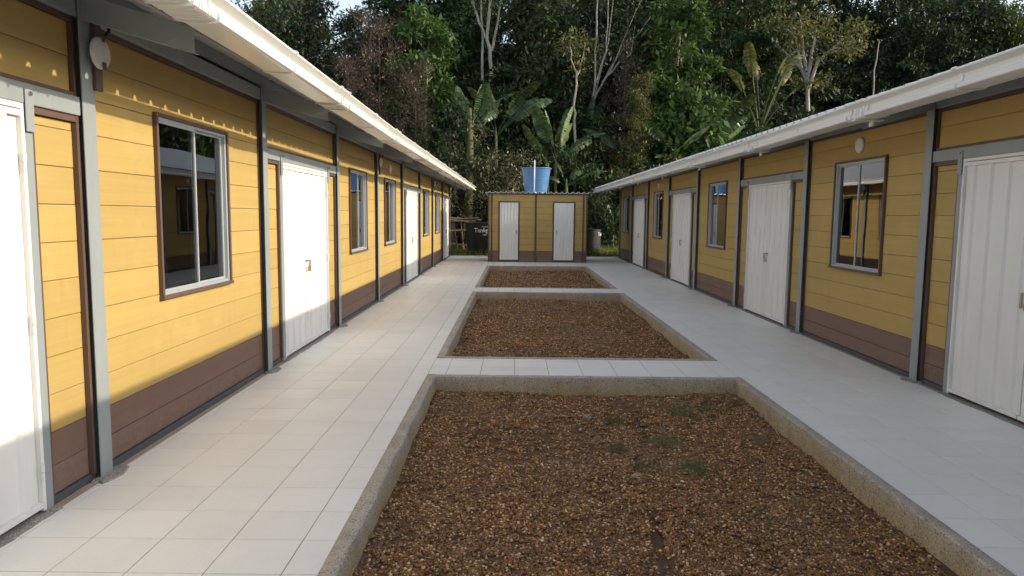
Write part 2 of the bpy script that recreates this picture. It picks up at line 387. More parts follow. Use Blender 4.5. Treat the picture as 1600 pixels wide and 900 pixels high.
def gravel(bi, dens, x0, x1, y0, y1, scale, name='gravel'):
    A = (x1-x0)*(y1-y0); n = int(A*dens); r = np.random.default_rng(7+bi)
    xs = r.uniform(x0, x1, n); ys = r.uniform(y0, y1, n); keep = []
    for x, y in zip(xs, ys):
        pr = 1.
        if bi == 0:
            if (x-.1)**2/.5+(y-5.7)**2/.9 < 1 and r.random() < .45: continue      # muddy patch
            if (x-1.45)**2/.5+(y-6.3)**2/.07 < 1 and r.random() < .72: continue
            xr = 1.02+.10*sin(y*1.5)-(6.7-y)*.055
            if abs(x-xr) < .035 and sin(y*2.3+.5) > -.2: continue
        keep.append((x, y, gz(x, y, bi)))
    me = bpy.data.meshes.new(name); me.from_pydata(keep, [], []); m = len(keep)
    a = me.attributes.new('rot', 'FLOAT_VECTOR', 'POINT'); a.data.foreach_set('vector', np.stack([r.normal(0, .12, m), r.normal(0, .12, m), r.uniform(0, 6.28, m)], -1).ravel())
    a = me.attributes.new('scl', 'FLOAT', 'POINT'); a.data.foreach_set('value', r.uniform(.8, 1.25, m)*scale)
    o = link(name, me); tag(o, 'loose brown river gravel filling the %s planting bed' % ('nearest', 'middle', 'farthest')[bi], 'gravel', kind='stuff')
    g = bpy.data.node_groups.new('scatter_pebbles', 'GeometryNodeTree')
    g.interface.new_socket('Geometry', in_out='INPUT', socket_type='NodeSocketGeometry'); g.interface.new_socket('Geometry', in_out='OUTPUT', socket_type='NodeSocketGeometry')
    N = g.nodes; gi, go = N.new('NodeGroupInput'), N.new('NodeGroupOutput'); ip = N.new('GeometryNodeInstanceOnPoints'); ci = N.new('GeometryNodeCollectionInfo')
    ci.inputs['Collection'].default_value = pcol; ci.inputs['Separate Children'].default_value = True; ci.inputs['Reset Children'].default_value = True
    ra = N.new('GeometryNodeInputNamedAttribute'); ra.data_type = 'FLOAT_VECTOR'; ra.inputs[0].default_value = 'rot'
    sa = N.new('GeometryNodeInputNamedAttribute'); sa.data_type = 'FLOAT'; sa.inputs[0].default_value = 'scl'
    g.links.new(gi.outputs[0], ip.inputs['Points']); g.links.new(ci.outputs[0], ip.inputs['Instance']); ip.inputs['Pick Instance'].default_value = True
    g.links.new(ra.outputs['Attribute'], ip.inputs['Rotation']); g.links.new(sa.outputs['Attribute'], ip.inputs['Scale']); g.links.new(ip.outputs[0], go.inputs[0])
    md = o.modifiers.new('scatter', 'NODES'); md.node_group = g
    return o
def soil(bi, step):
    y0, y1 = BEDS[bi]; x0, x1 = KX0+KW-.02, KX1-KW+.02; nx = int((x1-x0)/step); ny = int((y1-y0)/step)
    V = [(x0+(x1-x0)*i/nx, y0+(y1-y0)*j/ny, gz(x0+(x1-x0)*i/nx, y0+(y1-y0)*j/ny, bi)-.004) for j in range(ny+1) for i in range(nx+1)]
    F = [(j*(nx+1)+i, j*(nx+1)+i+1, (j+1)*(nx+1)+i+1, (j+1)*(nx+1)+i) for j in range(ny) for i in range(nx)]
    b = MB(); b.add(V, F); tag(b.build('soil', M['soil'], smooth=True), kind='structure')
for bi in range(3): soil(bi, .06 if bi == 0 else .12)
GX0, GX1 = KX0+KW+.03, KX1-KW-.03
gravel(0, 740, GX0, GX1, 2.2, BEDS[0][1]-KW-.03, .86)
gravel(1, 400, GX0, GX1, BEDS[1][0]+KW+.03, BEDS[1][1]-KW-.03, 1.1)
gravel(2, 200, GX0, GX1, BEDS[2][0]+KW+.03, BEDS[2][1]-KW-.03, 1.6)

# ------------------------------------------------------------------ the two classroom buildings
WB, WT = .95, 2.21          # window bottom/top
def building(name, label, sg, wx, bays, y_end, dz, wins_w):
    """sg: +1 courtyard on the +X side, -1 on the -X side; wx: outer face of the boards; u = distance out from it"""
    root = empty(name, (wx, 0, 0), label=label, cat='building')
    def bx(mb, u0, u1, y0, y1, z0, z1): mb.box(sg*u0, sg*u1, y0, y1, z0, z1)
    def one(nm, mat, u0, u1, y0, y1, z0, z1, bev=0, parent=root, lab=None):
        m = MB(); bx(m, u0, u1, y0, y1, z0, z1); o = m.build(nm, mat, parent, bevel=bev)
        if lab: o['label'] = lab
        return o
    ET = 2.565+dz           # top of the boards
    cache = {}
    def board(y0, y1, z0, z1, mat):
        g = .0013; w, h = y1-y0-2*g, z1-z0-2*g; k = (round(w, 3), round(h, 3), mat.name)
        if k not in cache:
            m = MB(); c = .0025; a, b_ = w/2, h/2
            bk = [(-.022*sg, s*a, t*b_) for s, t in ((-1, -1), (1, -1), (1, 1), (-1, 1))]
            md = [(-.003*sg, y, z) for _, y, z in bk]; fr = [(0, y-math.copysign(c, y), z-math.copysign(c, z)) for _, y, z in bk]
            m.add(bk+md+fr, [(0, 1, 5, 4), (1, 2, 6, 5), (2, 3, 7, 6), (3, 0, 4, 7), (4, 5, 9, 8), (5, 6, 10, 9), (6, 7, 11, 10), (7, 4, 8, 11), (8, 9, 10, 11)])
            cache[k] = m.mesh('board', mat)
        o = link('board', cache[k], root, (sg*random.uniform(-.0012, .0008), (y0+y1)/2, (z0+z1)/2))
        return o
    ya = bays[0][0]
    # wall core with window holes, inner room shell
    core = MB(); u0, u1 = -.06, -.0225
    def fillw(y0, y1, holes):
        y = y0
        for h0, h1 in holes:
            bx(core, u0, u1, y, h0, 0, 2.72+dz); bx(core, u0, u1, h0, h1, 0, WB+.02); bx(core, u0, u1, h0, h1, WT-.02, 2.72+dz); y = h1
        bx(core, u0, u1, y, y1, 0, 2.72+dz)
    holes = [((y0+y1)/2-.6+.025, (y0+y1)/2+.6-.025) for y0, y1, kd in bays if kd == 'w']
    fillw(ya, y_end, holes)
    core.build('wall_core', M['trim'], root)
    m = MB(); bx(m, -6.1, -6.0, ya, y_end, 0, 2.7); bx(m, -6.0, -.061, ya, y_end, -.05, .0); bx(m, -6.1, -.061, ya, ya+.06, 0, 2.7)
    bx(m, -6.0, -.061, y_end-.06, y_end-.012, 0, 2.7)
    for y0, y1, kd in bays[1:]:
        if kd == 'd': bx(m, -6.0, -.061, y0-.03, y0+.03, 0, 2.6)
    m.build('inner_wall', M['inner'], root)
    m = MB(); bx(m, -6.1, -.01, y_end-.01, y_end+.012, .02, 2.62+dz); m.build('end_wall', M['yellow'], root)
    # boards
    ROWS = [.38+.2*i for i in range(0, 11)]
    def rows(y0, y1, z0, z1, skip=None):
        zs = [z0]+[z for z in ROWS if z0+.03 < z < z1-.03]+[z1]
        for a, b_ in zip(zs, zs[1:]):
            if skip and a >= skip[2]-.12 and b_ <= skip[3]+.12:
                board(y0, skip[0], a, b_, M['yellow']); board(skip[1], y1, a, b_, M['yellow'])
            else: board(y0, y1, a, b_, M['yellow'])
    def base(y0, y1):
        for a, b_ in ((.045, .2), (.2, .38)): board(y0, y1, a, b_, M['brown'])
    PH = .06
    posts = [b[0] for b in bays]+[y_end]
    pm = MB(); pm.prism([(sg*u, y) for u, y in ((-.02, -PH), (-.02, PH), (.055, PH), (.055, -PH), (.050, -PH), (.050, PH-.006), (-.015, PH-.006), (-.015, -PH))], 'z', -.005, 2.72+dz); pmesh = pm.mesh('post', M['steel'])
    ps = MB(); bx(ps, -.014, .012, -PH, -PH+.03, .0, 2.6+dz); smesh = ps.mesh('post_trim', M['trim'])
    for i, y in enumerate(posts):
        last = i == len(posts)-1
        o = link('post', pmesh, root, (0, y-(.05 if last else 0), 0))
        if last: o.scale = (1, .6, 1)
        else: link('post_trim', smesh, root, (0, y, 0))
        # rough mortar foot
        f = MB(); k = 9; r = random.Random(int(y*10)+sg); W2, D2 = .15+r.random()*.05, .075+r.random()*.03
        pts = [(cos(2*pi*j/12)*W2*r.uniform(.75, 1.15), sin(2*pi*j/12)*D2*r.uniform(.8, 1.15)) for j in range(12)]
        V = [(sg*(.06+b_), a+.02, -.008) for a, b_ in pts]+[(sg*(.06+b_*.8), a*.85+.02, r.uniform(.006, .014)) for a, b_ in pts]+[(sg*.06, .02, .016)]
        f.add(V, [(j, (j+1) % 12, 12+(j+1) % 12, 12+j) for j in range(12)]+[(12+j, 12+(j+1) % 12, 24) for j in range(12)])
        f.build('mortar_foot', M['mortar'], root, loc=(0, y, 0))
    def door_bay(y0, y1, single=False):
        a, b_ = y0+PH, y1-PH; c = (y0+y1)/2+.005
        if single: d0, d1 = a+.16, a+.16+1.86
        else: d0, d1 = c-.885, c+.885
        d1 = min(d1, b_-.1)
        JH = 2.065
        one('header', M['steel'], .0, .042, a, b_, JH, 2.165, .003)
        for q0, q1 in ((d0-.065, d0), (d1, d1+.065)):
            j = one('door_jamb', M['steel'], -.01, .036, q0, q1, .0, JH-.002, .003)
            k = one('cleat', M['steel'], .0445, .052, q0+.003, q1-.003, 1.93, 2.135, .002, parent=j)
            bo = MB(); bo.tube([(sg*.05, (q0+q1)/2, 2.115), (sg*.062, (q0+q1)/2, 2.115)], .011, 6); bo.build('bolt', M['chrome'], j)
        for q0, q1 in ((a, d0-.065), (d1+.065, b_)):
            if q1-q0 < .05: continue
            t = .022
            m = MB()
            bx(m, .0, .028, q0, q0+t, .04, JH); bx(m, .0, .028, q1-t, q1, .04, JH); bx(m, .0, .026, q0+t, q1-t, JH-.035, JH-.001)
            m.build('panel_trim', M['trim'], root)
            base(q0+t, q1-t)
            rows(q0+t, q1-t, .38, JH-.036)
            one('base_channel', M['steel_dark'], -.01, .012, q0, q1, -.004, .042)
        # transom boards
        m = MB(); bx(m, 0, .022, a, b_, 2.166, 2.19); bx(m, 0, .022, a, a+.018, 2.19, ET); bx(m, 0, .022, b_-.018, b_, 2.19, ET); m.build('panel_trim', M['trim'], root)
        zs = [2.19, 2.38, ET]
        for p, q in zip(zs, zs[1:]): board(a+.018, b_-.018, p, q, M['yellow'])
        # white threshold frame on top of the doors
        fr = MB(); bx(fr, .005, .04, d0, d1, JH-.028, JH-.002); bx(fr, .005, .04, d0, d0+.022, .02, JH-.028); bx(fr, .005, .04, d1-.022, d1, .02, JH-.028)
        fr.build('door_frame', M['white'], root)
        th = MB(); r = random.Random(int(y0*7)); n = 24
        V = []; F = []
        for i in range(n+1):
            yy = d0-.06+(d1-d0+.12)*i/n; V += [(sg*-.02, yy, .004), (sg*.03, yy, .009+r.uniform(-.004, .004)), (sg*(.075+r.uniform(-.006, .012)), yy, .004+r.uniform(-.002, .003)), (sg*(.10+r.uniform(-.012, .01)), yy, -.012)]
        F = [(i*4+j, i*4+j+1, i*4+j+5, i*4+j+4) for i in range(n) for j in range(3)]
        th.add(V, F); th.build('threshold', M['mortar'], root, smooth=True)
        mid = (d0+d1)/2
        for s, (e0, e1) in enumerate(((d0+.024, mid-.006), (mid+.006, d1-.024))):
            # ribbed sheet leaf
            m = MB(); Lf = e1-e0; zb, zt = .035, JH-.034; rib = .02; nr = 4; p = Lf/nr
            prof = []
            for k in range(nr):
                q = e0+p*k; prof += [(q+p*.02, 0.), (q+p*.36, 0.), (q+p*.42, rib), (q+p*.58, rib), (q+p*.64, 0.)]
            prof = [(e0, 0.)]+prof+[(e1, 0.)]
            base_u = .016
            pts = [(sg*(base_u+u), y) for y, u in prof]+[(sg*(base_u-.012), e1), (sg*(base_u-.012), e0)]
            m.prism(pts, 'z', zb+.03, zt-.03)
            bx(m, base_u-.014, base_u+rib+.004, e0, e1, zb, zb+.03); bx(m, base_u-.014, base_u+rib+.004, e0, e1, zt-.03, zt)
            leaf = m.build('door', M['white'], root)
            hy = e0-.004 if s == 0 else e1+.004
            for hz in (.22, .98, 1.78):
                h = MB(); h.tube([(sg*.043, hy, hz-.045), (sg*.043, hy, hz-.002)], .009, 8); h.tube([(sg*.043, hy, hz+.002), (sg*.043, hy, hz+.045)], .0105, 8); h.build('hinge', M['white'], leaf, smooth=True, angle=.8)
            near = (s == 1) if sg > 0 else (s == 0)
            if s == 0:
                h = MB(); bx(h, .030, .036, e1-.12, e1+.004, .985, 1.005); h.tube([(sg*.036, e1-.09, .995), (sg*.05, e1-.05, .998), (sg*.05, e1+.03, .998)], .006, 6)
                h.build('slide_bolt', M['chrome'], leaf)
                k = MB(); bx(k, .036, .062, e1-.035, e1+.012, .87, .925); k.build('padlock', M['brass'], leaf, bevel=.005)
                k = MB(); k.tube([(sg*.049, e1-.028+.017-.017*cos(t*pi/6), .922+.05*sin(t*pi/6)) for t in range(7)], .004, 6); k.build('shackle', M['chrome'], leaf, smooth=True)
            else:
                h = MB(); bx(h, .030, .05, e0+.04, e0+.054, .88, 1.0); h.build('handle', M['chrome'], leaf, bevel=.003)
    def win_bay(y0, y1):
        a, b_ = y0+PH, y1-PH; c = (y0+y1)/2; w0, w1 = c-.6, c+.6
        rows(a, b_, .38, ET, (w0, w1, WB, WT)); base(a, b_)
        one('base_channel', M['steel_dark'], -.01, .016, a, b_, -.004, .042)
        m = MB(); t = .024
        bx(m, -.02, .03, w0, w0+t, WB, WT); bx(m, -.02, .03, w1-t, w1, WB, WT); bx(m, -.02, .032, w0+t, w1-t, WT-t, WT); bx(m, -.02, .04, w0-.006, w1+.006, WB-.006, WB+t*.8)
        win = m.build('window', M['trim'], root, bevel=.002)
        i0, i1, j0, j1 = w0+t, w1-t, WB+t*.8, WT-t; f = .022
        m = MB(); bx(m, -.045, .014, i0, i0+f, j0, j1); bx(m, -.045, .014, i1-f, i1, j0, j1); bx(m, -.045, .013, i0+f, i1-f, j1-f, j1); bx(m, -.045, .018, i0+f, i1-f, j0, j0+f)
        m.build('window_frame', M['alu'], win, bevel=.002)
        mid = (i0+i1)/2; gA = (i0+f, mid+.016, -.002); gB = (mid-.016, i1-f, -.026)
        for q0, q1, uu in (gA, gB):
            s_ = .017; m = MB()
            for v0, v1, z0, z1 in ((q0, q0+s_, j0+f, j1-f), (q1-s_, q1, j0+f, j1-f), (q0+s_, q1-s_, j0+f, j0+f+s_), (q0+s_, q1-s_, j1-f-s_, j1-f)):
                bx(m, uu-.011, uu+.011, v0, v1, z0, z1)
            m.build('sash', M['alu'], win, bevel=.0015)
            g = MB(); e = random.uniform(-.0015, .0015)
            g.add([(sg*(uu+e), q0+s_-.004, j0+f+s_-.004), (sg*(uu-e), q1-s_+.004, j0+f+s_-.004), (sg*(uu-e), q1-s_+.004, j1-f-s_+.004), (sg*(uu+e), q0+s_-.004, j1-f-s_+.004)], [(0, 1, 2, 3) if sg > 0 else (3, 2, 1, 0)])
            link('pane', g.mesh('pane', M['glass'], fix=False), win)
    for y0, y1, kd in bays:
        if kd == 'w': win_bay(y0, y1)
        elif kd == 'd': door_bay(y0, y1)
        elif kd == 's': door_bay(y0, y1, True)
    # eave beam, trim under it
    segs = list(zip(posts, posts[1:]))
    for p, q in segs:
        a, b_ = p+PH, q-PH
        one('top_trim', M['trim'], .0, .018, a, b_, ET+.001, ET+.03)
        one('eave_beam', M['steel'], -.02, .045, a, b_, ET+.031, ET+.135, .004)
    # rafters: C channels cantilevered out to the gutter
    SL = .285; zr = lambda u: 2.60+dz+SL*(.87-u)
    rm = MB(); ub, ue = -.05, .665
    bot = lambda u: 2.425+dz+SL*(ue-u)-.012
    topz = lambda u: bot(u)+.135
    def sweep(mb, y0, y1, pr): mb.prism([(sg*u, z) for u, z in pr], 'y', y0, y1)
    sweep(rm, -.025, -.021, [(ub, bot(ub)), (ue, bot(ue)), (ue, topz(ue)), (ub, topz(ub))])           # web
    sweep(rm, -.021, .025, [(ub, bot(ub)), (ue, bot(ue)), (ue, bot(ue)+.004), (ub, bot(ub)+.004)])
    sweep(rm, -.021, .025, [(ub, topz(ub)-.004), (ue, topz(ue)-.004), (ue, topz(ue)), (ub, topz(ub))])
    sweep(rm, .021, .0249, [(ub, bot(ub)+.0045), (ue, bot(ue)+.0045), (ue, bot(ue)+.022), (ub, bot(ub)+.022)])
    rme = rm.mesh('rafter', M['steel'])
    for i, y in enumerate(posts): link('rafter', rme, root, (0, y-(.07 if i == len(posts)-1 else 0), 0))
    # purlins above the rafters
    ys0, ys1 = ya-1.0, y_end+1.0
    for u in (.60, .02):
        m = MB(); z = topz(u)+.002; m.prism([(sg*(u-.05), z+SL*.05), (sg*u, z), (sg*u, zr(u)-.004), (sg*(u-.05), zr(u-.05)-.004)], 'y', ys0+.03, ys1-.03)
        m.build('purlin', M['steel'], root, bevel=.002)
    # corrugated roof: trapezoid ribs running down the slope
    pit, hr = .2, .030; n = int((ys1-ys0)/pit); V = []; F = []
    prof = []
    for k in range(n):
        y = ys0+k*pit; prof += [(y, 0), (y+.152, 0), (y+.165, hr), (y+.187, hr)]
    prof += [(ys0+n*pit, 0)]
    us = [.87, -3.1, -7.1]; zz = [zr(.87), zr(-3.1), zr(-3.1)-SL*4]
    for u, z in zip(us, zz): V += [(sg*u, y, z+h+random.uniform(-.0006, .0006)) for y, h in prof]
    k = len(prof); F = [(r*k+i, r*k+i+1, (r+1)*k+i+1, (r+1)*k+i) for r in range(2) for i in range(k-1)]
    m = MB(); m.add(V, F); me = m.mesh('roof', M['roof'], fix=True); me.materials.append(M['soffit'])
    ro = link('roof', me, root); so_ = ro.modifiers.new('thickness', 'SOLIDIFY'); so_.thickness = .0025; so_.offset = -1 if True else 0; so_.material_offset = 0
    # gutter, slightly falling along its length
    gp = [(.745, .030), (.741, .030), (.742, .002), (.752, -.008), (.80, -.012), (.90, -.016), (.930, -.016), (.943, -.010), (.947, .002), (.946, .018), (.940, .024), (.916, .028), (.899, .042), (.894, .060), (.901, .082), (.920, .095), (.946, .101), (.957, .106), (.959, .117), (.952, .123), (.938, .122),
          (.938, .118), (.948, .117), (.951, .111), (.942, .106), (.916, .099), (.897, .083), (.890, .060), (.895, .040), (.914, .024), (.936, .020), (.941, .014), (.941, .002), (.938, -.006), (.925, -.011), (.80, -.007), (.755, -.003), (.747, .006)]
    gz0 = lambda y: 2.460+dz+max(0, (9-y))*.0088+(-.02 if sg < 0 else 0)
    def gsweep(mb, y0, y1, grow=0, prof=gp):
        cx, cz = .85, .05
        pr = []
        for u, z in prof:
            du, dz_ = u-cx, z-cz; l = math.hypot(du, dz_); pr.append((u+du/l*grow, z+dz_/l*grow))
        n = len(pr); mb.add([(sg*u, y0, z+gz0(y0)) for u, z in pr]+[(sg*u, y1, z+gz0(y1)) for u, z in pr], [(i, (i+1) % n, n+(i+1) % n, n+i) for i in range(n)]+[tuple(range(n)), tuple(range(2*n-1, n-1, -1))])
    y = ys0
    ends = [ys0, .6, 3.5, 6.3, 9.1, 12.1, 15.1, 18.1, 21.1, 24.1, ys1]
    for a, b_ in zip(ends, ends[1:]):
        m = MB(); gsweep(m, a+.002, b_-.002); m.build('gutter', M['gutter'], root, smooth=True, angle=radians(32))
    outer = gp[1:21]
    def band(y0, y1, grow, mb=None):
        m = mb or MB(); cx, cz = .86, .05; rings = []
        for yy, gr in ((y0, -.0005), (y0, grow), (y1, grow), (y1, -.0005)):
            pr = []
            for u, z in outer:
                du, d_ = u-cx, z-cz; l = math.hypot(du, d_); pr.append((sg*(u+du/l*gr), yy, z+d_/l*gr+gz0(yy)))
            rings.append(pr)
        n = len(outer); m.add([p for q in rings for p in q], [(k*n+i, k*n+i+1, (k+1)*n+i+1, (k+1)*n+i) for k in range(3) for i in range(n-1)])
        return m
    for e in ends[1:-1]:
        m = band(e-.148, e-.138, .018); band(e+.138, e+.148, .018, m); band(e-.134, e+.134, .0045, m)
        for q in (-.07, -.035, .035, .07): band(e+q-.004, e+q+.004, .011, m)
        m.build('gutter_joint', M['gutter'], root)
        if sg < 0:
            m = MB(); bx(m, .70, .95, e-.02, e+.06, gz0(e)-.032, gz0(e)-.020); bx(m, .78, .80, e-.01, e+.05, gz0(e)-.075, gz0(e)-.032); m.build('gutter_outlet', M['gutter'], root, bevel=.003)
    y = ends[1]-1.6
    for a, b_ in zip(ends[1:], ends[2:]):
        for fr in (.5,):
            q = a+(b_-a)*fr; m = band(q-.018, q+.018, .011); bx(m, .74, .948, q-.012, q+.012, gz0(q)+.1225, gz0(q)+.128); m.build('gutter_bracket', M['gutter'], root)
    m = MB(); gsweep(m, ys1-.001, ys1+.004, .003, [gp[0]]+gp[2:21]); m.build('gutter_end_cap', M['gutter'], root)
    return root

LB = [-1.6, 1.22, 4.04, 6.855, 9.68, 12.5, 15.31, 18.13, 20.95, 23.83]; LE = 26.42
RB = [-1.7, 1.10, 3.91, 6.72, 9.525, 12.335, 15.145, 17.955, 20.765, 23.575]; RE = 26.22
lb = list(zip(LB, LB[1:]+[LE], 'wdwdwwdwws')); rb = list(zip(RB, RB[1:]+[RE], 'dwdwdwdwdw'))
building('classroom_building', 'long yellow building on the left with its boarded wall lit by the sun', 1, XL, lb, LE, 0., 1.2)
building('classroom_building', 'long yellow building on the right with its boarded wall in shade', -1, XR, rb, RE, -.045, 1.2)

# ------------------------------------------------------------------ wall lamps
def disc_lamp(x, y, z, sg, label, strap=None):
    r = empty('wall_lamp', (x, y, z), label=label, cat='lamp', group='round white lamps on the long walls')
    m = MB(); R = .086
    prof = [(0.0001, .032), (R*.6, .031), (R*.9, .027), (R, .020), (R+.003, .012), (R+.003, .0), (.0001, .0)]
    m.lathe(prof, 32); m.v = [(sg*(a[2]), a[0], a[1]) for a in m.v]
    m.build('diffuser', M['lampwhite'], r, smooth=True, angle=radians(40))
    m = MB(); m.lathe([(.0001, 0), (R+.008, 0), (R+.008, .008), (R+.002, .010)], 32); m.v = [(sg*(a[2]), a[0], a[1]) for a in m.v]; m.build('rim', M['alu'], r, smooth=True, angle=radians(40))
    return r
def strap_lamp(x, y, z, sg, label):
    r = empty('wall_lamp', (x, y, z), label=label, cat='lamp', group='lamps strapped to the left posts')
    m = MB(); m.box(sg*0, sg*.022, -.032, .032, -.21, .17); m.build('backing_bar', M['trim'], r, bevel=.003)
    m = MB(); R = .088; m.lathe([(0.0001, .05), (R*.6, .049), (R*.92, .043), (R, .034), (R, .022), (.0001, .022)], 32); m.v = [(sg*a[2], a[0], a[1]) for a in m.v]
    m.build('diffuser', M['lampwhite'], r, smooth=True, angle=radians(40))
    m = MB(); m.box(sg*.0505, sg*.054, -.02, .02, -.092, -.05); m.box(sg*.0505, sg*.054, -.014, .014, .06, .095); m.build('clip', M['trim'], r, bevel=.002)
    m = MB(); m.tube([(sg*.045, .02, .09), (sg*.06, .045, .13), (sg*.055, .055, .2), (sg*.04, .06, .24)], .009, 8); m.build('cable', M['black'], r, smooth=True)
    m = MB(); m.tube([(sg*.057, .052, .165), (sg*.052, .057, .215)], .014, 8); m.build('connector', M['alu'], r, smooth=True)
strap_lamp(XL+.058, LB[2]+.075, 2.43, 1, 'round white lamp strapped on a brown bar to the nearest left post')
strap_lamp(XL+.058, LB[5]+.075, 2.43, 1, 'lamp strapped to the left post between the paired windows, fifth post along')
strap_lamp(XL+.058, LB[8]+.075, 2.43, 1, 'farthest strapped lamp, on the left post beyond the second double door')
disc_lamp(XL+.001, 13.95, 2.40, 1, 'round white lamp on the left wall above the middle window')
disc_lamp(XR-.001, 8.15, 2.365, -1, 'round white lamp above the nearest window of the right building')
disc_lamp(XR-.001, 19.38, 2.365, -1, 'small round lamp above the third window of the right building')

# ------------------------------------------------------------------ washroom block
def washroom():
    r = empty('washroom', (0, 23.36, 0), label='small yellow washroom block with two white doors at the end of the courtyard', cat='washroom')
    x0, x1, H = -.87, 2.37, 2.20; D = 1.75; yb = .02
    b = MB(); b.box(x0+.02, x1-.02, .03, D, 0, H); b.build('wall_core', M['trim'], r)
    cx = [x0, .70, x1]
    doors = [(-.49, .13, .52), (1.28, 1.94, .0)]
    def part(nm, mat, *a, bev=0):
        m = MB(); m.box(*a); return m.build(nm, mat, r, bevel=bev)
    for a, b_ in ((x0, x0+.035), (x0+.105, x0+.145), (.665, .715), (x1-.145, x1-.105), (x1-.035, x1)):
        part('corner_post' if a in (x0, x1-.035) else 'post', M['trim'], a, b_, -.018, .03, 0, H, bev=.003)
    part('fascia', M['trim'], x0-.01, x1+.01, -.022, .03, H+.001, H+.05)
    zs = [.38+.2*i for i in range(0, 10)]+[H]
    cols = [(x0+.037, x0+.103), (x0+.147, doors[0][0]-.035), (doors[0][1]+.035, .663), (.717, doors[1][0]-.035), (doors[1][1]+.035, x1-.147), (x1-.103, x1-.037)]
    def bd(a, b_, z0, z1, mat):
        g = .003; part('board', mat, a+g, b_-g, yb-.012, .029, z0+g, z1-g, bev=.002)
    for i, (a, b_) in enumerate(cols):
        for z0, z1 in ((0.0, .19), (.19, .37)): bd(a, b_, z0, z1, M['brown'])
        for z0, z1 in zip(zs, zs[1:]):
            if z1 <= 2.0: bd(a, b_, z0-.01 if z0 == .38 else z0, z1, M['yellow'])
    for a, b_ in ((x0+.147, .663), (.717, x1-.147), (x0+.037, x0+.103), (x1-.103, x1-.037)): bd(a, b_, 1.98, H, M['yellow'])
    for d0, d1, off in doors:
        m = MB(); m.box(d0-.033, d0, -.008, .03, 0, 1.975); m.box(d1, d1+.033, -.008, .03, 0, 1.975); m.box(d0, d1, -.008, .028, 1.945, 1.975); m.build('door_frame', M['trim'], r)
        m = MB(); n = 6; p = (d1-d0-.02)/n; pr = []
        for k in range(n):
            q = d0+.01+k*p; pr += [(q, .004), (q+p*.7, .004), (q+p*.78, -.008), (q+p*.92, -.008)]
        pr += [(d1-.01, .004), (d1-.01, .02), (d0+.01, .02)]
        m.prism(pr, 'z', .075, 1.94); dr = m.build('door', M['white'], r)
        hx = d1-.07 if off else d0+.09
        m = MB(); m.box(hx-.012, hx+.012, -.03, -.008, .93, 1.05); m.build('handle', M['chrome'], dr, bevel=.003)
    # corrugated roof rising to the back
    pit = .18; n = int((x1-x0+.16)/pit)+1; pr = []
    for k in range(n):
        q = x0-.09+k*pit; pr += [(q, 0), (q+.10, 0), (q+.125, .04), (q+.165, .04)]
    V = [(x, -.1, H+.055+z) for x, z in pr]+[(x, D+.15, H-.02+z) for x, z in pr]; k = len(pr)
    m = MB(); m.add(V, [(i, i+1, k+i+1, k+i) for i in range(k-1)]); me = m.mesh('roof', M['roof_pale']); o = link('roof', me, r); s = o.modifiers.new('thickness', 'SOLIDIFY'); s.thickness = .012
    return r
washroom()

def tank(name, label, loc, prof, mat, letters=None, yaw=0, group=None):
    r = empty(name, loc, label=label, cat='water tank', group=group)
    m = MB(); m.lathe(prof, 48); m.build('tank_body', mat, r, smooth=True, angle=radians(35))
    return r
# blue tank: tapered, wide at the top, open rim
bt = tank('water_tank', 'light blue tapered water tank standing on the washroom roof', (.71, 24.35, 2.22),
     [(a*1.07, b) for a, b in [(0.001, 0), (.33, 0), (.345, .02), (.36, .16), (.372, .165), (.372, .185), (.366, .19), (.408, .50), (.42, .505), (.42, .53), (.413, .535), (.455, .84), (.46, .86), (.485, .865), (.492, .885), (.487, .90), (.455, .90), (.445, .86), (.33, .06), (.001, .05)]], M['blue'])
m = MB(); m.lathe([(.001, 0), (.04, 0), (.045, .02), (.04, .05), (.001, .05)], 12); o = m.build('outlet', M['pvc'], bt, smooth=True, loc=(.2, -.40, .03)); o.rotation_euler = (pi/2, 0, 0)
o = MB(); o.tube([(.64, 23.75, 2.235), (.64, 23.75, 3.34)], .020, 10); o.tube([(.64, 23.75, 2.29), (.70, 23.9, 2.285), (.70, 24.05, 2.285)], .018, 8)
p = o.build('vent_pipe', M['pvc'], smooth=True); tag(p, 'thin white upright pipe in front of the blue tank on the washroom roof', 'pipe')

def text_mesh(body, size):
    cu = bpy.data.curves.new('lettering', 'FONT'); cu.body = body; cu.size = size; cu.align_x = 'CENTER'; cu.resolution_u = 3; cu.offset = size*.012
    o = bpy.data.objects.new('lettering', cu); C.objects.link(o); bpy.context.view_layer.update()
    me = bpy.data.meshes.new_from_object(o.evaluated_get(bpy.context.evaluated_depsgraph_get())); bpy.data.objects.remove(o)
    bm = bmesh.new(); bm.from_mesh(me); bmesh.ops.subdivide_edges(bm, edges=[e for e in bm.edges if e.calc_length() > .06], cuts=1); bm.to_mesh(me); bm.free(); return me
def wrap(root, lines, R, a0, tiltf=lambda z: 0):
    """print text on a tank wall; a0 = azimuth of its centre measured from -Y towards +X"""
    for body, size, z, nm in lines:
        me = text_mesh(body, size)
        for v in me.vertices:
            a = a0+v.co.x/R; zz = z+v.co.y; rr = R+tiltf(zz)+.004; v.co = (rr*sin(a), -rr*cos(a), zz)
        me.materials.clear(); me.materials.append(M['letter']); link(nm, me, root)
kb = [(.001, 0), (.66, 0), (.68, .02), (.70, .38), (.715, .385), (.715, .42), (.703, .425), (.725, .80), (.74, .805), (.74, .83), (.73, .835), (.745, 1.12), (.77, 1.125), (.775, 1.16), (.755, 1.165), (.745, 1.15), (.001, 1.19)]
t1 = tank('water_tank', 'black water tank with white lettering behind the left corner of the washroom', (-1.17, 28.05, .06), kb, M['black'], group='black water tanks')
wrap(t1, [('Tankplas', .235, .80, 'lettering'), ('AGUA', .09, 1.0, 'lettering'), ('1000', .08, .68, 'lettering')], .735, radians(2))
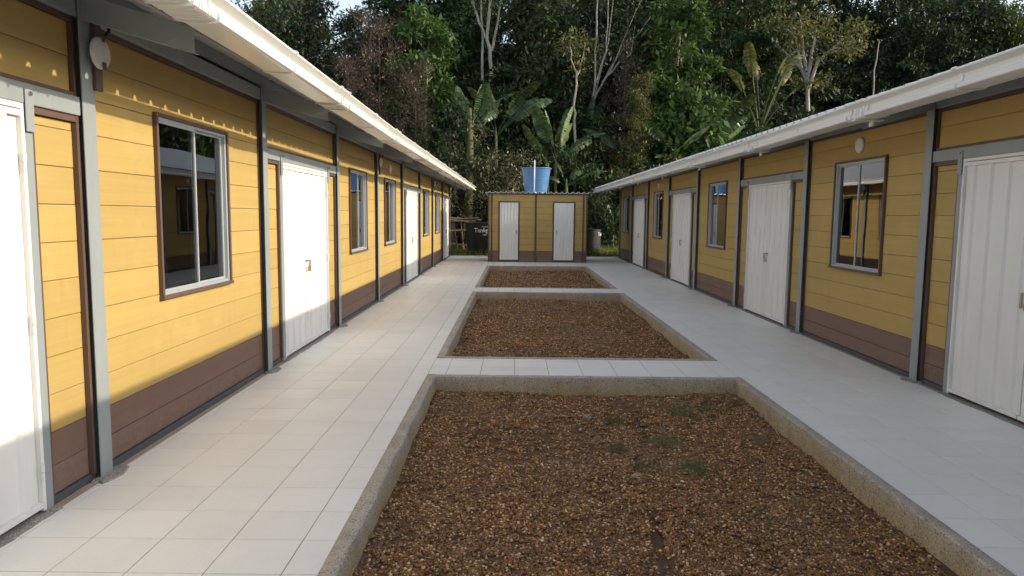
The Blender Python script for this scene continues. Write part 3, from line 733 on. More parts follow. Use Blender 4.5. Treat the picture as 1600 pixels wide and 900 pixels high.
kc = [(.001, 0), (.70, 0), (.715, .02), (.718, .35), (.728, .355), (.728, .385), (.718, .39), (.72, .92), (.74, .925), (.742, .955), (.72, .96), (.001, 1.0)]
t2 = tank('water_tank', 'black water tank with a white label behind the right corner of the washroom', (2.66, 27.95, .06), kc, M['black'], group='black water tanks')
wrap(t2, [('Tankplas', .20, .70, 'lettering')], .725, radians(78))

# ------------------------------------------------------------------ vegetation
def unit(v): return v/np.maximum(np.linalg.norm(v, axis=-1, keepdims=True), 1e-9)
def leaf_quads(cent, size, r, out=None, droop=.25, aspect=.42, jitter=.35):
    """one rhombic leaf per centre"""
    n = len(cent); a = r.normal(size=(n, 3))
    if out is not None: a = a*.75+out
    a[:, 2] -= droop; a = unit(a)
    nn = r.normal(size=(n, 3))*.55+np.array([0, 0, 1.]); b = unit(np.cross(nn, a))
    l = (size*(1+r.normal(0, jitter, n))).clip(size*.4, size*2)[:, None]; w = l*aspect
    up = unit(np.cross(a, b))
    c = cent
    return np.stack([c, c+a*l*.45+b*w*.5-up*l*.04, c+a*l-up*l*.08, c+a*l*.45-b*w*.5-up*l*.04], 1)
def clump(tips, per, sig, size, r, flat=.7, **kw):
    T = np.repeat(np.asarray(tips), per, 0); d = r.normal(size=T.shape); d = unit(d)*(r.random((len(T), 1))**.5)*sig
    d[:, 2] *= flat
    return leaf_quads(T+d, size, r, out=unit(d)*.8, **kw)
def limb(mb, p, d, L, r0, r, up=.15, wob=.12, seg=5, sides=5):
    pts = [np.array(p, float)]; d = np.array(d, float); d /= np.linalg.norm(d)
    for i in range(seg):
        d = d+r.normal(0, wob, 3)+np.array([0, 0, up*.3]); d /= np.linalg.norm(d); pts.append(pts[-1]+d*L/seg)
    mb.tube(pts, [r0*(1-.8*i/seg) for i in range(seg+1)], sides, cap=False)
    return pts, d
def skeleton(h, r0, crown0, crownR, nl, seed, lean=(0, 0), sub=3, up=.5, wob=.10, fork=False, minr=.012):
    r = np.random.default_rng(seed); mb = MB(); tips = []; n = 9
    tr = [np.array([lean[0]*(t/n)**1.3*h+r.normal(0, wob)*(t > 0)*.5, lean[1]*t/n*h+r.normal(0, wob)*(t > 0)*.5, h*t/n-(.4 if t == 0 else 0)]) for t in range(n+1)]
    mb.tube(tr, [max(r0*(1-.75*t/n), minr) for t in range(n+1)], 8, cap=False)
    def at(f): k = min(int(f*n), n-1); return tr[k]+(tr[k+1]-tr[k])*(f*n-k)
    for i in range(nl):
        f = crown0+(1-crown0)*(i+r.random()*.8)/nl; f = min(f, .98); az = i*2.4+r.normal(0, .4)
        ext = crownR*(1.05-.55*((f-crown0)/(1-crown0))**1.5)*r.uniform(.7, 1.15)
        d = [cos(az), sin(az), up*r.uniform(.4, 1.5)]
        rr = max(r0*(1-.75*f)*.5, minr)
        pts, dd = limb(mb, at(f), d, ext, rr, r, up=.2)
        tips.append(pts[-1]); tips.append(pts[3])
        for j in range(sub):
            q = pts[1+int(r.integers(1, 4))]; d2 = np.array(dd)+r.normal(0, .7, 3); d2[2] += .2
            p2, _ = limb(mb, q, d2, ext*r.uniform(.35, .6), max(rr*.45, minr*.7), r, seg=3, sides=4)
            tips.append(p2[-1])
    tips.append(tr[-1]); return mb, np.array(tips), r
def tree_meshes(seed, h, r0, crown0, crownR, nl, per, sig, size, leafmat, barkmat, lean=(0, 0), sub=3, up=.5, flat=.7, keep=1., **kw):
    mb, tips, r = skeleton(h, r0, crown0, crownR, nl, seed, lean, sub, up)
    if keep < 1: tips = tips[r.random(len(tips)) < keep]
    q = clump(tips, per, sig, size, r, flat, **kw)
    return mb.mesh('trunk', barkmat, smooth=True, fix=False), quads_mesh('crown', q, leafmat)
def put_tree(name, cat, label, ms, loc, rz=0, sc=1, group=None):
    e = empty(name, loc, label=label, cat=cat, group=group); e.rotation_euler = (0, 0, rz); e.scale = (sc,)*3 if not isinstance(sc, tuple) else sc
    link('trunk', ms[0], e); 
    if ms[1]: link('crown', ms[1], e)
    return e
def gh(x, y):
    e = 33+.35*max(x, 0)+.1*max(-x, 0)
    return -.05+(min((y-e)*.16, 9) if y > e else 0)

# --- the deep forest: rows of tall trees up the slope
protos = []
for k, (h, cr, mat, per, size) in enumerate([(15, 3.6, 'leaf_dark', 95, .26), (17, 4.2, 'leaf_mid', 95, .28), (13, 3.4, 'leaf_dark', 90, .24), (16, 3.8, 'leaf_bright', 85, .25), (14, 4.0, 'leaf_olive', 85, .25), (18, 3.6, 'leaf_mid', 95, .27)]):
    protos.append(tree_meshes(50+k, h, .22, .22, cr, 30, per, .85, size*1.15, M[mat], M['bark'], up=.3, flat=.5))
r = np.random.default_rng(77)
mass = 'tall trees of the dense forest behind the courtyard'
for row, (dy, step, jit) in enumerate([(7.0, 4.6, 1.3), (12.5, 4.6, 1.6), (18.5, 5.0, 1.8), (26, 5.6, 2.)]):
    x = -24.
    while x < 48:
        xx = x+r.normal(0, jit*.5); e = 33+.35*max(xx, 0)+.1*max(-xx, 0); yy = e+dy+r.normal(0, jit*.5)
        k = int(r.integers(0, 6)); sc = r.uniform(.9, 1.15)
        if xx < -4: sc *= .80+.06*row
        elif xx < 1: sc *= .9
        # leave the small gap of sky on the left
        dx = xx/yy*1113+803
        if 522 < dx < 560: x += step; continue
        if dx < 522: sc *= .97
        if row == 0 and -3 < xx < 30: sc *= .8
        reg = 'over the left roof' if dx < 640 else 'by the twin trunks' if dx < 760 else 'over the blue tank' if dx < 930 else 'over the right roof end' if dx < 1130 else 'over the right roof middle' if dx < 1330 else 'over the near right roof'
        put_tree('forest_tree', 'tree', ('short spreading dark', 'tall mid green', 'low rounded dark', 'light green pale-stemmed', 'broad olive green', 'tallest narrow green')[k]+' tree '+('at the front', 'in the second row', 'deep inside', 'at the back')[row]+' of the forest, '+reg, protos[k], (xx, yy, gh(xx, yy)), r.uniform(0, 6.28), sc, mass)
        x += step*r.uniform(.8, 1.2)

# --- understory bushes that close the forest down to the ground
bprotos = []
for k, (h, cr, mat, size) in enumerate([(4.5, 1.7, 'leaf_dark', .19), (3.6, 1.6, 'leaf_mid', .20), (5.2, 1.8, 'leaf_dark', .22), (4., 1.5, 'leaf_olive', .16), (3.4, 1.5, 'leaf_mid', .42), (4.6, 1.6, 'leaf_bright', .34)]):
    bprotos.append(tree_meshes(80+k, h, .05, .08, cr, 22, 60 if size < .3 else 26, .6, size, M[mat], M['twig'], up=.6, flat=.9))
und = 'bushes of the forest undergrowth'
for row in range(3):
    x = -14.
    while x < 40:
        xx = x+r.normal(0, .5); e = 32.3+.35*max(xx, 0)+.1*max(-xx, 0); yy = e+row*2.6+r.normal(0, .5)
        if not (row == 0 and (-4.2 < xx < 5.5)):
            dx = xx/yy*1113+803; k = int(r.integers(0, 6))
            reg = 'behind the left building' if dx < 690 else 'behind the washroom' if dx < 950 else 'just beyond the end of the right building' if dx < 1120 else 'behind the right building'
            put_tree('forest_bush', 'bush', ('dark narrow-leaved', 'rounded mid green', 'tall dark', 'small olive', 'broad-leaved', 'broad-leaved light green')[k]+' bush '+('at the forest edge', 'behind the first bushes', 'deepest under the trees')[row]+', '+reg, bprotos[k], (xx, yy, gh(xx, yy)), r.uniform(0, 6.28), r.uniform(.85, 1.3), und)
        x += 2.2*r.uniform(.8, 1.2)

# --- single trees and plants one can pick out
def at_px(px, Y, py=None): v = P(px, 450 if py is None else py, Y); return v
def special(name, cat, label, px, Y, top_py, seed, **kw):
    x = P(px, top_py, Y).x; zt = P(px, top_py, Y).z; g = gh(x, Y)
    ms = tree_meshes(seed, zt-g, **kw, seed_=None) if False else tree_meshes(seed, zt-g, **kw)
    return put_tree(name, cat, label, ms, (x, Y, g))
# twin pale trunks left of centre
def bare_trunk(name, label, path_px, Y, r0, mat, forks=(), cat='tree', leaves=None, seed=1):
    """path_px: list of photo pixels followed by the trunk"""
    pts = [P(px, py, Y) for px, py in path_px]; g = gh(pts[0].x, Y); base = Vector((pts[0].x, Y, g)); e = empty(name, base, label=label, cat=cat)
    rr = np.random.default_rng(seed)
    allp = [base-Vector((0, 0, .3))]+pts; m = MB(); q = []
    for i, (a, b_) in enumerate(zip(allp, allp[1:])):
        for t in range(3): q.append(a.lerp(b_, t/3)-base+Vector(rr.normal(0, .03, 3)))
    q.append(allp[-1]-base); n = len(q); m.tube(q, [r0*(1-.6*i/n) for i in range(n)], 8, cap=False)
    link('trunk', m.mesh('trunk', M[mat], smooth=True, fix=False), e); tips = [np.array(allp[-1]-base)]
    for f in forks:
        fp = [P(px, py, Y+dy)-base for px, py, dy in f]; k = len(fp)
        m = MB(); fq = []
        for a, b_ in zip(fp, fp[1:]):
            for t in range(3): fq.append(a.lerp(b_, t/3)+Vector(rr.normal(0, .02, 3)))
        fq.append(fp[-1]); n = len(fq); m.tube(fq, [r0*.55*(1-.7*i/n) for i in range(n)], 6, cap=False)
        link('limb', m.mesh('limb', M[mat], smooth=True, fix=False), e); tips.append(np.array(fp[-1])); tips.append(np.array(fp[-2]*.4+fp[-1]*.6))
    if leaves:
        mat2, per, sig, size = leaves[:4]; T = np.array(tips)
        T = np.concatenate([T]+[T+rr.normal(0, sig*.9, T.shape) for _ in range(leaves[4] if len(leaves) > 4 else 2)])
        link('crown', quads_mesh('crown', clump(T, per, sig, size, rr), M[mat2]), e)
    return e
bare_trunk('pale_trunk_tree', 'tall tree with twin pale white trunks rising above the banana leaves left of centre', [(765, 330), (764, 150), (768, 110), (763, 60), (766, 0), (768, -50)], 37.5, .15, 'bark_pale',
    [[(755, 140, 0), (754, 60, .2), (751, 0, .2), (748, -40, .2)], [(768, 80, 0), (776, 45, 0), (782, 5, .2), (790, -30, .3)], [(758, 60, 0), (744, 20, .2), (735, -10, .3)]], leaves=('leaf_mid', 90, 1.1, .2, 2), seed=3)
bare_trunk('slender_tree', 'slender tree with a rough ringed pale trunk right of the white paddle leaves', [(897, 330), (898, 200), (897, 165), (900, 130), (902, 110)], 34.5, .085, 'bark_pale',
    [[(901, 120, 0), (909, 95, .2), (914, 66, .3)], [(901, 114, 0), (893, 92, -.2), (891, 62, -.3)]], leaves=('leaf_olive', 60, .5, .17, 2), seed=4)
bare_trunk('multi_stem_tree', 'tree of thin grey stems fanning upward from one foot right of centre', [(922, 340), (924, 200), (926, 165), (931, 120), (932, 60), (934, 0), (935, -40)], 37, .075, 'bark_pale',
    [[(925, 165, 0), (938, 115, .2), (952, 60, .3), (958, 0, .3), (960, -30, .3)], [(926, 160, 0), (950, 110, .3), (975, 75, .4), (1000, 50, .5), (1020, 20, .5)], [(928, 150, 0), (955, 110, .1), (975, 60, .1), (1002, 0, .1)],
     [(930, 130, 0), (948, 80, -.1), (950, 20, -.2), (952, -30, -.2)], [(940, 130, 0), (965, 100, .1), (985, 85, .1), (992, 40, .1)]], leaves=('leaf_mid', 60, .8, .17, 2), seed=5)
bare_trunk('forked_tree', 'tree with a forked pale trunk and flat olive crown standing clear above the right roof', [(1262, 240), (1263, 180), (1262, 130)], 41, .20, 'bark_pale',
    [[(1262, 135, 0), (1250, 100, .3), (1242, 60, .4), (1230, 45, .4)], [(1263, 140, 0), (1275, 100, -.2), (1295, 80, -.3), (1318, 60, -.3)], [(1262, 130, 0), (1268, 80, 0), (1276, 45, 0)], [(1250, 105, .3), (1220, 75, .6), (1195, 50, .8)],
     [(1290, 85, -.3), (1305, 75, -.5), (1330, 80, -.6)], [(1262, 130, 0), (1255, 80, .2), (1250, 30, .4)]], leaves=('leaf_olive', 90, .75, .20, 2), seed=6)
bare_trunk('slender_tree', 'thin leaning pale stem among dark trees far above the right roof', [(1362, 180), (1366, 110), (1374, 62)], 45, .07, 'bark_pale', seed=8)
bare_trunk('slender_tree', 'pair of thin straight grey trunks in the dark forest right of the bright leafy tree', [(1120, 300), (1126, 140), (1128, 90), (1127, 40)], 42, .06, 'bark', [[(1130, 130, 0), (1140, 90, 0), (1152, 55, .1)], [(1132, 170, 0), (1134, 110, 0), (1133, 60, 0)]], seed=9)

# bright leafy tree right of centre
special('leafy_tree', 'tree', 'bright green leafy tree catching the sun right of centre', 1062, 36, 22, 11, r0=.10, crown0=.42, crownR=2.3, nl=24, per=70, sig=.5, size=.30, leafmat=M['leaf_bright'], barkmat=M['bark_pale'], keep=.85)
special('leafy_tree', 'tree', 'lower light green bushy tree just beneath the bright leafy tree', 1050, 34.6, 140, 12, r0=.07, crown0=.35, crownR=1.5, nl=18, per=60, sig=.42, size=.30, leafmat=M['leaf_bright'], barkmat=M['bark'], keep=.8)
special('olive_shrub', 'shrub', 'tall yellowish olive shrub left of the bright leafy tree', 1000, 33.2, 124, 13, r0=.05, crown0=.25, crownR=.75, nl=24, per=85, sig=.38, size=.10, leafmat=M['leaf_olive'], barkmat=M['bark'], up=.9)
special('leafy_tree', 'tree', 'sunlit green tree at the far right edge above the gutter', 1560, 52, 20, 14, r0=.16, crown0=.3, crownR=4.2, nl=26, per=90, sig=.95, size=.27, leafmat=M['leaf_bright'], barkmat=M['bark'])
special('leafy_tree', 'tree', 'green tree with sun on its crown behind the left roof, left of the sky gap', 470, 39, 20, 15, r0=.14, crown0=.3, crownR=3., nl=24, per=85, sig=.8, size=.2, leafmat=M['leaf_dark'], barkmat=M['bark_pale'])
special('leafy_tree', 'tree', 'small green tree at the far left edge of the forest above the left roof', 405, 36, 22, 16, r0=.12, crown0=.3, crownR=2.6, nl=22, per=85, sig=.75, size=.18, leafmat=M['leaf_dark'], barkmat=M['bark'])
special('leafy_tree', 'tree', 'green tree right of the dry reddish tree with light leaves hanging low', 668, 36, 30, 17, r0=.10, crown0=.25, crownR=2.0, nl=26, per=75, sig=.5, size=.26, leafmat=M['leaf_bright'], barkmat=M['bark_pale'], keep=.7)
special('leafy_tree', 'tree', 'leafy tree in the middle of the forest behind the slender trunk', 840, 38, 15, 18, r0=.13, crown0=.3, crownR=2.8, nl=26, per=80, sig=.65, size=.28, leafmat=M['leaf_mid'], barkmat=M['bark'], keep=.8)
special('leafy_tree', 'tree', 'dense green tree just left of the twin pale trunks', 715, 39.5, 5, 19, r0=.13, crown0=.3, crownR=2.6, nl=26, per=80, sig=.65, size=.28, leafmat=M['leaf_mid'], barkmat=M['bark'])
special('leafy_tree', 'tree', 'large leafed green tree behind the banana clump, right of the twin trunks', 800, 35.5, 118, 20, r0=.08, crown0=.3, crownR=1.6, nl=20, per=75, sig=.5, size=.24, leafmat=M['leaf_mid'], barkmat=M['bark'])

# dry reddish trees: twigs, few brown leaves
def dry_tree(label, px, Y, top, seed, cr, nl, per, name='dry_tree', leafm='leaf_dead', size=.10, sig=.35, sub=7):
    zt = P(px, top, Y); g = gh(zt.x, Y); mb, tips, rr = skeleton(zt.z-g, .07, .25, cr, nl, seed, (0, 0), sub, .7)
    e = empty(name, (zt.x, Y, g), label=label, cat='tree')
    for t in tips[::1]:
        for k in range(5):
            d = rr.normal(0, 1, 3); d[2] = abs(d[2])*.6+.2; limb(mb, t+rr.normal(0, .12, 3), d, rr.uniform(.3, .8), .012, rr, seg=3, sides=3)
    link('trunk', mb.mesh('trunk', M['twig'], smooth=True, fix=False), e); link('crown', quads_mesh('crown', clump(tips, per, sig, size, rr), M[leafm]), e); return e
dry_tree('tall dry reddish brown tree with bare twigs behind the left gutter', 592, 34.5, 48, 31, 2.1, 26, 8)
dry_tree('shorter dry reddish brown tree nearest the left gutter', 545, 33.5, 110, 32, 1.5, 20, 8)
dry_tree('half dry twiggy tree with hanging vines right of the reddish tree', 648, 34, 105, 33, 1.2, 20, 14, leafm='leaf_tangle')
dry_tree('thin bare greyish tree among the fanning stems right of centre', 978, 35, 80, 34, 1.1, 16, 10)

# tangled vines with half dry leaves left of the blue tank
def tangle(label, px0, px1, py0, py1, Y, n, seed, leafm='leaf_tangle', size=.13, per=24, depth=.9):
    rr = np.random.default_rng(seed); a = P(px0, py1, Y); b_ = P(px1, py0, Y); g = gh(a.x, Y); e = empty('vine_tangle', ((a.x+b_.x)/2, Y, g), label=label, cat='shrub')
    o0 = np.array(e.location); mb = MB(); T = []
    cx, hw, zt = (a.x+b_.x)/2, (b_.x-a.x)/2, b_.z
    for i in range(n):
        u = rr.uniform(-1, 1); f = sqrt(max(0, 1-u*u*.75)); z0 = g+rr.uniform(0, (zt-g)*.9*f); p = np.array([cx+u*hw, Y+rr.normal(0, depth*.5), z0])-o0
        d = rr.normal(0, 1, 3); d[1] *= .4; d[2] = abs(d[2])*.8+.3
        pts, _ = limb(mb, p, d, rr.uniform(.5, 1.3), rr.uniform(.008, .018), rr, up=.0, wob=.3, seg=5, sides=3); T += pts[2:]
    T = np.array(T)
    T = T[T[:, 2]+o0[2] < zt+.1]
    link('stems', mb.mesh('stems', M['twig'], smooth=True, fix=False), e); link('foliage', quads_mesh('foliage', clump(T, per, .28, size, rr, flat=1.), M[leafm]), e); return e
tangle('tangled vines with half dry pale brown leaves between left roof and blue tank', 690, 800, 195, 345, 30.5, 130, 41)
tangle('darker vine tangle with brown leaves just left of the blue tank', 770, 835, 235, 330, 31.2, 90, 42, size=.12)
tangle('leafy tangle in deep shade directly right of the blue tank', 865, 940, 225, 330, 32, 90, 43, leafm='leaf_mid', size=.2, per=14)
tangle('green undergrowth between washroom and right building', 925, 965, 300, 392, 30.2, 50, 44, leafm='leaf_mid', size=.15, per=14, depth=.5)
tangle('tangle of light leaves above the end of the right roof', 960, 1040, 235, 300, 32.5, 80, 45, leafm='leaf_olive', size=.17, per=16)
tangle('dark leafy tangle above the right roof under the broad banana leaves', 1040, 1110, 215, 290, 33.5, 80, 46, leafm='leaf_mid', size=.22, per=13)

# --- banana like plants with big paddle leaves; every leaf is a part
def paddle_mesh(L, Wd, seed, pet, mat, arch=.5, torn=.5):
    rr = np.random.default_rng(seed); n = 16; V = []; F = []
    def mid(t):     # along the blade, local: grows up z, bends over towards +x
        a = arch*t; return np.array([pet*.12+L*(t*sin(a)*.9), 0, pet+L*t*cos(a*.9)]), a
    for side in (-1, 1):
        drop = 0
        for i in range(n):
            t0, t1 = i/n, (i+1)/n; g = .0
            if rr.random() < torn: g = rr.uniform(.05, .3)/n; drop = rr.normal(0, .22)
            t0 += g*.5; t1 -= g*.5
            w = lambda t: Wd*.5*(max(0, sin(pi*min(1, t*.93+.06))))**.55
            (p0, a0), (p1, a1) = mid(t0), mid(t1); fold = .35+drop
            for (p, t) in ((p0, t0), (p1, t1)): V.append(p)
            k = len(V)-2
            for q, t, a in ((p1, t1, a1), (p0, t0, a0)):
                V.append(q+np.array([sin(fold)*w(t)*.35*cos(a), side*w(t)*cos(fold)*.55, sin(fold)*w(t)*.1]))
            for q, t, a in ((p1, t1, a1), (p0, t0, a0)):
                V.append(q+np.array([sin(fold)*w(t)*cos(a)*.9, side*w(t)*cos(fold), -abs(sin(fold))*w(t)*.25]))
            F += [(k, k+1, k+2, k+3), (k+3, k+2, k+4, k+5)]
    mb = MB(); mb.add([tuple(v) for v in V], F)
    pts = [(0, 0, 0), (pet*.03, 0, pet*.5)]+[tuple(mid(t)[0]-np.array([.006, 0, .0])) for t in (0, .25, .5, .75, .97)]
    mb.tube(pts, [.035, .026, .02, .015, .011, .008, .004], 5, cap=False)
    return mb.mesh('leaf', mat, smooth=False, fix=False)
PD = [paddle_mesh(1.7, .74, 1, .9, M['paddle'], .35), paddle_mesh(1.9, .70, 2, 1.0, M['paddle'], .6, .7), paddle_mesh(1.5, .74, 3, .7, M['paddle'], .9, .5), paddle_mesh(1.8, .74, 4, .8, M['paddle_pale'], .25, .4), paddle_mesh(1.5, .42, 5, 1.9, M['leaf_olive'], .9, .9)]
def banana(name, label, px, py, Y, leaves, sc=1., seed=1, stemh=None, cat='plant'):
    """px,py: where the leaves fan out from; leaves: (mesh index, tilt from vertical, azimuth deg (0 = +X), scale)"""
    c = P(px, py, Y); g = gh(c.x, Y); e = empty(name, (c.x, Y, g), label=label, cat=cat); hh = c.z-g
    m = MB(); m.tube([(0, 0, -.2), (.03, 0, hh*.5), (0, 0, hh), (0, 0, hh+.3)], [.10*sc, .08*sc, .06*sc, .02], 8, cap=False); link('stem', m.mesh('stem', M['stem'], smooth=True, fix=False), e)
    for k, tl, az, s in leaves:
        o = link('leaf', PD[k], e, (0, 0, hh-.1)); o.rotation_mode = 'QUATERNION'
        o.rotation_quaternion = (Matrix.Rotation(radians(az), 3, 'Z') @ Matrix.Rotation(radians(tl*.78), 3, 'Y') @ Matrix.Rotation(radians(random.uniform(-70, 70)), 3, 'Z')).to_quaternion(); o.scale = (s*sc*1.12,)*3
    return e
banana('banana_plant', 'broad leaved banana plant with one sunlit leaf standing upright, left of the twin trunks', 738, 205, 31.5, [(3, 2, 80, .75), (0, 12, 150, .8), (1, 35, 10, .9), (2, 38, 185, .6), (0, 28, 330, .8), (1, 55, 40, .8), (0, 20, 200, .7)], 1, 1)
banana('banana_plant', 'dark ragged banana plant with wide leaning leaves right of the twin trunks', 775, 210, 33, [(1, 30, 0, 1.), (0, 45, 20, 1.), (1, 55, 350, 1.), (0, 15, 100, .9), (1, 20, 190, .8), (2, 60, 180, .8)], 1, 2)
banana('banana_plant', 'tall banana plant with bright pale upright leaves directly above the blue tank', 868, 250, 31.6, [(3, 8, 10, .85), (3, 3, 120, .8), (0, 14, 90, .9), (0, 25, 190, .9), (3, 16, 345, .62), (1, 50, 350, .8), (2, 40, 170, .7), (1, 62, 10, .7), (2, 75, 200, .6)], 1, 3)
banana('banana_plant', 'low banana plant with drooping leaves right of the blue tank', 885, 290, 30.8, [(2, 35, 20, .6), (1, 60, 350, .6), (2, 55, 200, .5), (0, 20, 120, .5), (2, 70, 60, .6)], 1, 4)
banana('banana_plant', 'single long stalked paddle leaf leaning left above the blue tank', 856, 262, 31.0, [(0, 24, 183, .95), (2, 40, 250, .5)], .8, 5)
banana('banana_plant', 'large banana plant with dark broad leaves above the middle of the right roof', 1105, 245, 34.5, [(0, 18, 195, 1.25), (1, 30, 350, 1.15), (3, 48, 5, .8), (0, 10, 60, 1.1), (1, 55, 340, 1.), (2, 50, 190, 1.), (1, 40, 20, 1.1)], 1, 6)
banana('banana_plant', 'banana plant with ragged pale edged leaves beside the bright tree, above the roof end', 1055, 235, 33.2, [(1, 40, 10, .8), (2, 50, 185, .8), (0, 18, 90, .8), (3, 55, 350, .6), (1, 62, 200, .8)], 1, 7)
banana('fan_palm_plant', 'plant of long bare stalks fanning upward with torn pale leaf tips above the right roof', 1186, 205, 37.5, [(4, 4, 90, 1.2), (4, 22, 0, 1.35), (4, 30, 10, 1.2), (4, 12, 185, 1.2), (4, 28, 190, 1.0), (4, 10, 350, 1.3), (4, 38, 355, 1.0)], 1.1, 8)
banana('banana_plant', 'young banana plant with upright pale shoot between the washroom and the right building', 957, 345, 30, [(3, 10, 170, .35), (0, 20, 60, .4), (2, 40, 200, .4), (2, 45, 350, .4), (0, 35, 20, .4)], .8, 9)
banana('banana_plant', 'banana plant at the foot of the forest behind the end of the right roof', 985, 255, 34, [(0, 20, 20, .8), (1, 45, 190, .9), (2, 50, 350, .8), (0, 12, 100, .8), (1, 35, 160, .9)], 1, 10)
banana('banana_plant', 'small dark banana plant behind the slender trunk in the centre of the forest', 915, 215, 35.5, [(0, 20, 20, .8), (1, 45, 190, .9), (2, 50, 350, .8), (0, 12, 100, .8)], 1, 11)

# mossy stout trunk between left roof end and washroom
tb = P(732, 380, 30.2); e = empty('mossy_trunk', (tb.x, 30.2, -.05), label='stout mossy green tree trunk behind the black tank beside the left building', cat='tree')
m = MB(); m.tube([(0, 0, -.3), (.02, 0, 1.), (0, .05, 2.2), (.05, .1, 3.6), (.0, .2, 6.)], [.24, .20, .18, .16, .1], 12, cap=False); link('trunk', m.mesh('trunk', M['bark_moss'], smooth=True, fix=False), e)
rr = np.random.default_rng(5); T = np.array([[rr.normal(0, .6), rr.normal(.2, .5), rr.uniform(3.6, 6.4)] for _ in range(26)]); link('crown', quads_mesh('crown', clump(T, 45, .45, .15, rr), M['leaf_dark']), e)

# --- grass behind the courtyard, lumber beside the tank
rr = np.random.default_rng(6); n = 26000
gx = rr.uniform(-8, 9, n); gy = 27.15+rr.random(n)**1.3*6.; hgt = rr.uniform(.08, .34, n); hgt *= np.where((gx > 3) & (gx < 6), 1.4, 1)
base = np.stack([gx, gy, np.full(n, -.06)], -1); az = rr.uniform(0, 6.28, n); w = rr.uniform(.006, .014, n)
lean = rr.normal(0, .35, (n, 2))*hgt[:, None]; side = np.stack([np.cos(az)*w, np.sin(az)*w, 0*w], -1); up = np.concatenate([lean, hgt[:, None]], 1)
tag(link('grass', quads_mesh('grass', np.stack([base-side, base+side, base+up*.6+side*.7, base+up], 1), M['grass'])), 'wild green grass growing behind the tanks at the end of the courtyard', 'grass', kind='stuff')
n = 900; dl = np.stack([rr.uniform(2.9, 4.6, n), rr.uniform(27.0, 28.4, n), rr.uniform(-.03, .06, n)], -1)
tag(link('fallen_leaves', quads_mesh('fallen_leaves', leaf_quads(dl, .09, rr), M['leaf_dead'])), 'dry orange brown leaves fallen beside the right black tank', 'leaves', kind='stuff')
lx = P(710, 345, 29.4).x; e = empty('lumber_pile', (lx, 29.4, -.05), label='rough pile of old planks and sticks beside the left black tank', cat='lumber pile')
for i in range(4):
    m = MB(); m.box(-.75+.1*i, .75+.12*i, -.1+.06*i, .02+.06*i, 0, .035); o = m.build('plank', M['wood'], e, loc=(0, 0, 1.30+.045*i)); o.rotation_euler = (0, random.uniform(-.06, .09), random.uniform(-.1, .1))
for i in range(14):
    x = -.8+.12*i; tl = random.uniform(-.25, .25); m = MB(); m.tube([(0, 0, 0), (tl*.6, .03, .65), (tl, .0, 1.32)], random.uniform(.016, .035), 6); m.build('stick', M['wood'], e, loc=(x, random.uniform(-.1, .1), 0))
for z in (.35, .9):
    m = MB(); m.box(-.85, .85, -.13, -.10, 0, .07); o = m.build('rail', M['wood'], e, loc=(0, 0, z)); o.rotation_euler = (0, random.uniform(-.15, .15), 0)

# --- small weeds, stones and scraps in the nearest bed
def on_gravel(px, py):
    d = P(px, py, 1.)-Vector((0, 0, EYE)); t = (-.135-EYE)/d.z; return d.x*t, d.y*t
def weed(px, py, R, n, label, hgt=.06):
    x, y = on_gravel(px, py); rr = np.random.default_rng(int(px)); z = gz(x, y, 0)
    rad = R*np.sqrt(rr.random(n)); a = rr.uniform(0, 6.28, n); b0 = np.stack([rad*np.cos(a), rad*np.sin(a)*1.2, 0*a], -1)
    h = rr.uniform(.4, 1, n)*hgt; az = rr.uniform(0, 6.28, n); w = .0022; side = np.stack([np.cos(az)*w, np.sin(az)*w, 0*az], -1); up = np.concatenate([rr.normal(0, .5, (n, 2))*h[:, None]+b0[:, :2]*.2, h[:, None]], 1)
    o = link('weed', quads_mesh('weed', np.stack([b0-side, b0+side, b0+up*.6+side*.8, b0+up], 1), M['weed'], 4), None, (x, y, z)); tag(o, label, 'weed', 'grass tufts sprouting in the nearest gravel bed')
weed(1083, 738, .085, 260, 'largest green grass tuft in the right middle of the nearest gravel bed', .075)
weed(1040, 692, .11, 240, 'loose patch of thin grass above the largest tuft in the gravel')
weed(1063, 648, .10, 240, 'grass tuft near the far edge of the nearest gravel bed', .07)
weed(963, 663, .07, 140, 'small grass tuft just right of the washed-out rut in the gravel')
weed(963, 703, .06, 130, 'dark grass tuft beside the middle of the rut in the gravel')
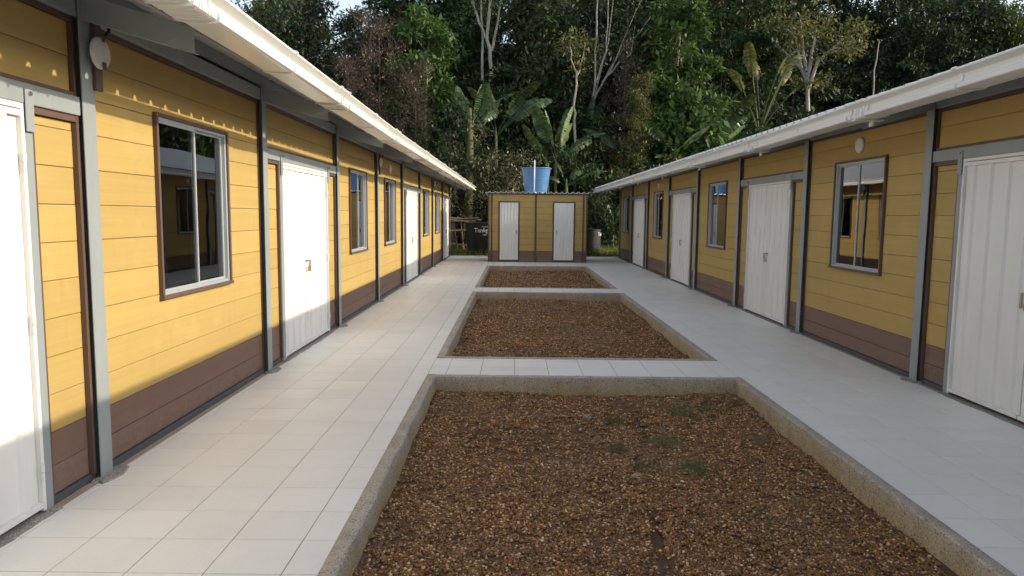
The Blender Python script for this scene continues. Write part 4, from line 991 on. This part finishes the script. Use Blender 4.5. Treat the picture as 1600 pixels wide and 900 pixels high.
weed(1001, 732, .06, 120, 'low grass tuft left of the largest one in the gravel', .045)
weed(1190, 690, .06, 110, 'sparse grass tuft nearest the right kerb of the gravel bed')
weed(1110, 645, .13, 120, 'thin scatter of grass along the far edge toward the right corner', .04)
weed(1178, 717, .05, 50, 'faint low weed right of centre in the gravel', .03)
def stone(px, py, s, label, mat='mortar', flat=.5, nm='stone'):
    x, y = on_gravel(px, py); rr = np.random.default_rng(int(px+py)); V = IV2*(1+rr.normal(0, .06, (len(IV2), 1)))*np.array([s, s*.75, s*flat]); m = MB(); m.add(V.tolist(), IF2)
    o = m.build(nm, M[mat], smooth=True, loc=(x, y, gz(x, y, 0)+s*flat*.5)); tag(o, label, nm.replace('_', ' ')); o.rotation_euler = (0, 0, rr.uniform(0, 3)); return o
stone(1192, 651, .045, 'largest pale grey stone by the right kerb near its far corner')
stone(918, 657, .04, 'flat pale stone left of the top of the rut in the gravel')
stone(995, 747, .05, 'long flat buff stone left of the largest grass tuft', 'wood', .2)
stone(870, 722, .022, 'whitish stone left of the rut halfway down the gravel bed')
stone(1066, 755, .014, 'tiny white stone just below the largest grass tuft', 'letter')
stone(945, 612, .03, 'grey stone at the foot of the far kerb above the rut')
stone(935, 790, .018, 'scrap of white plastic lying in the middle of the gravel', 'letter', .3, 'plastic_scrap')
stone(707, 678, .016, 'small blue plastic scrap in the left part of the gravel', 'blue', .4, 'plastic_scrap')

# look-alikes of one spot are told apart by their size
seen = {}
for o in list(C.objects):
    if o.name.startswith(('forest_tree', 'forest_bush')) and 'label' in o: seen.setdefault(o['label'], []).append(o)
for lab, os_ in seen.items():
    if len(os_) > 1:
        lab = lab.replace(' of the forest', '').replace(' of trees', '')
        names = {2: ('smaller', 'larger'), 3: ('smallest', 'middling', 'largest'), 4: ('smallest', 'smallish', 'largish', 'largest')}.get(len(os_), ('smallest', 'smallish', 'middling', 'largish', 'largest'))
        for w_, o in zip(names, sorted(os_, key=lambda q: q.scale[0])): o['label'] = w_+' '+lab
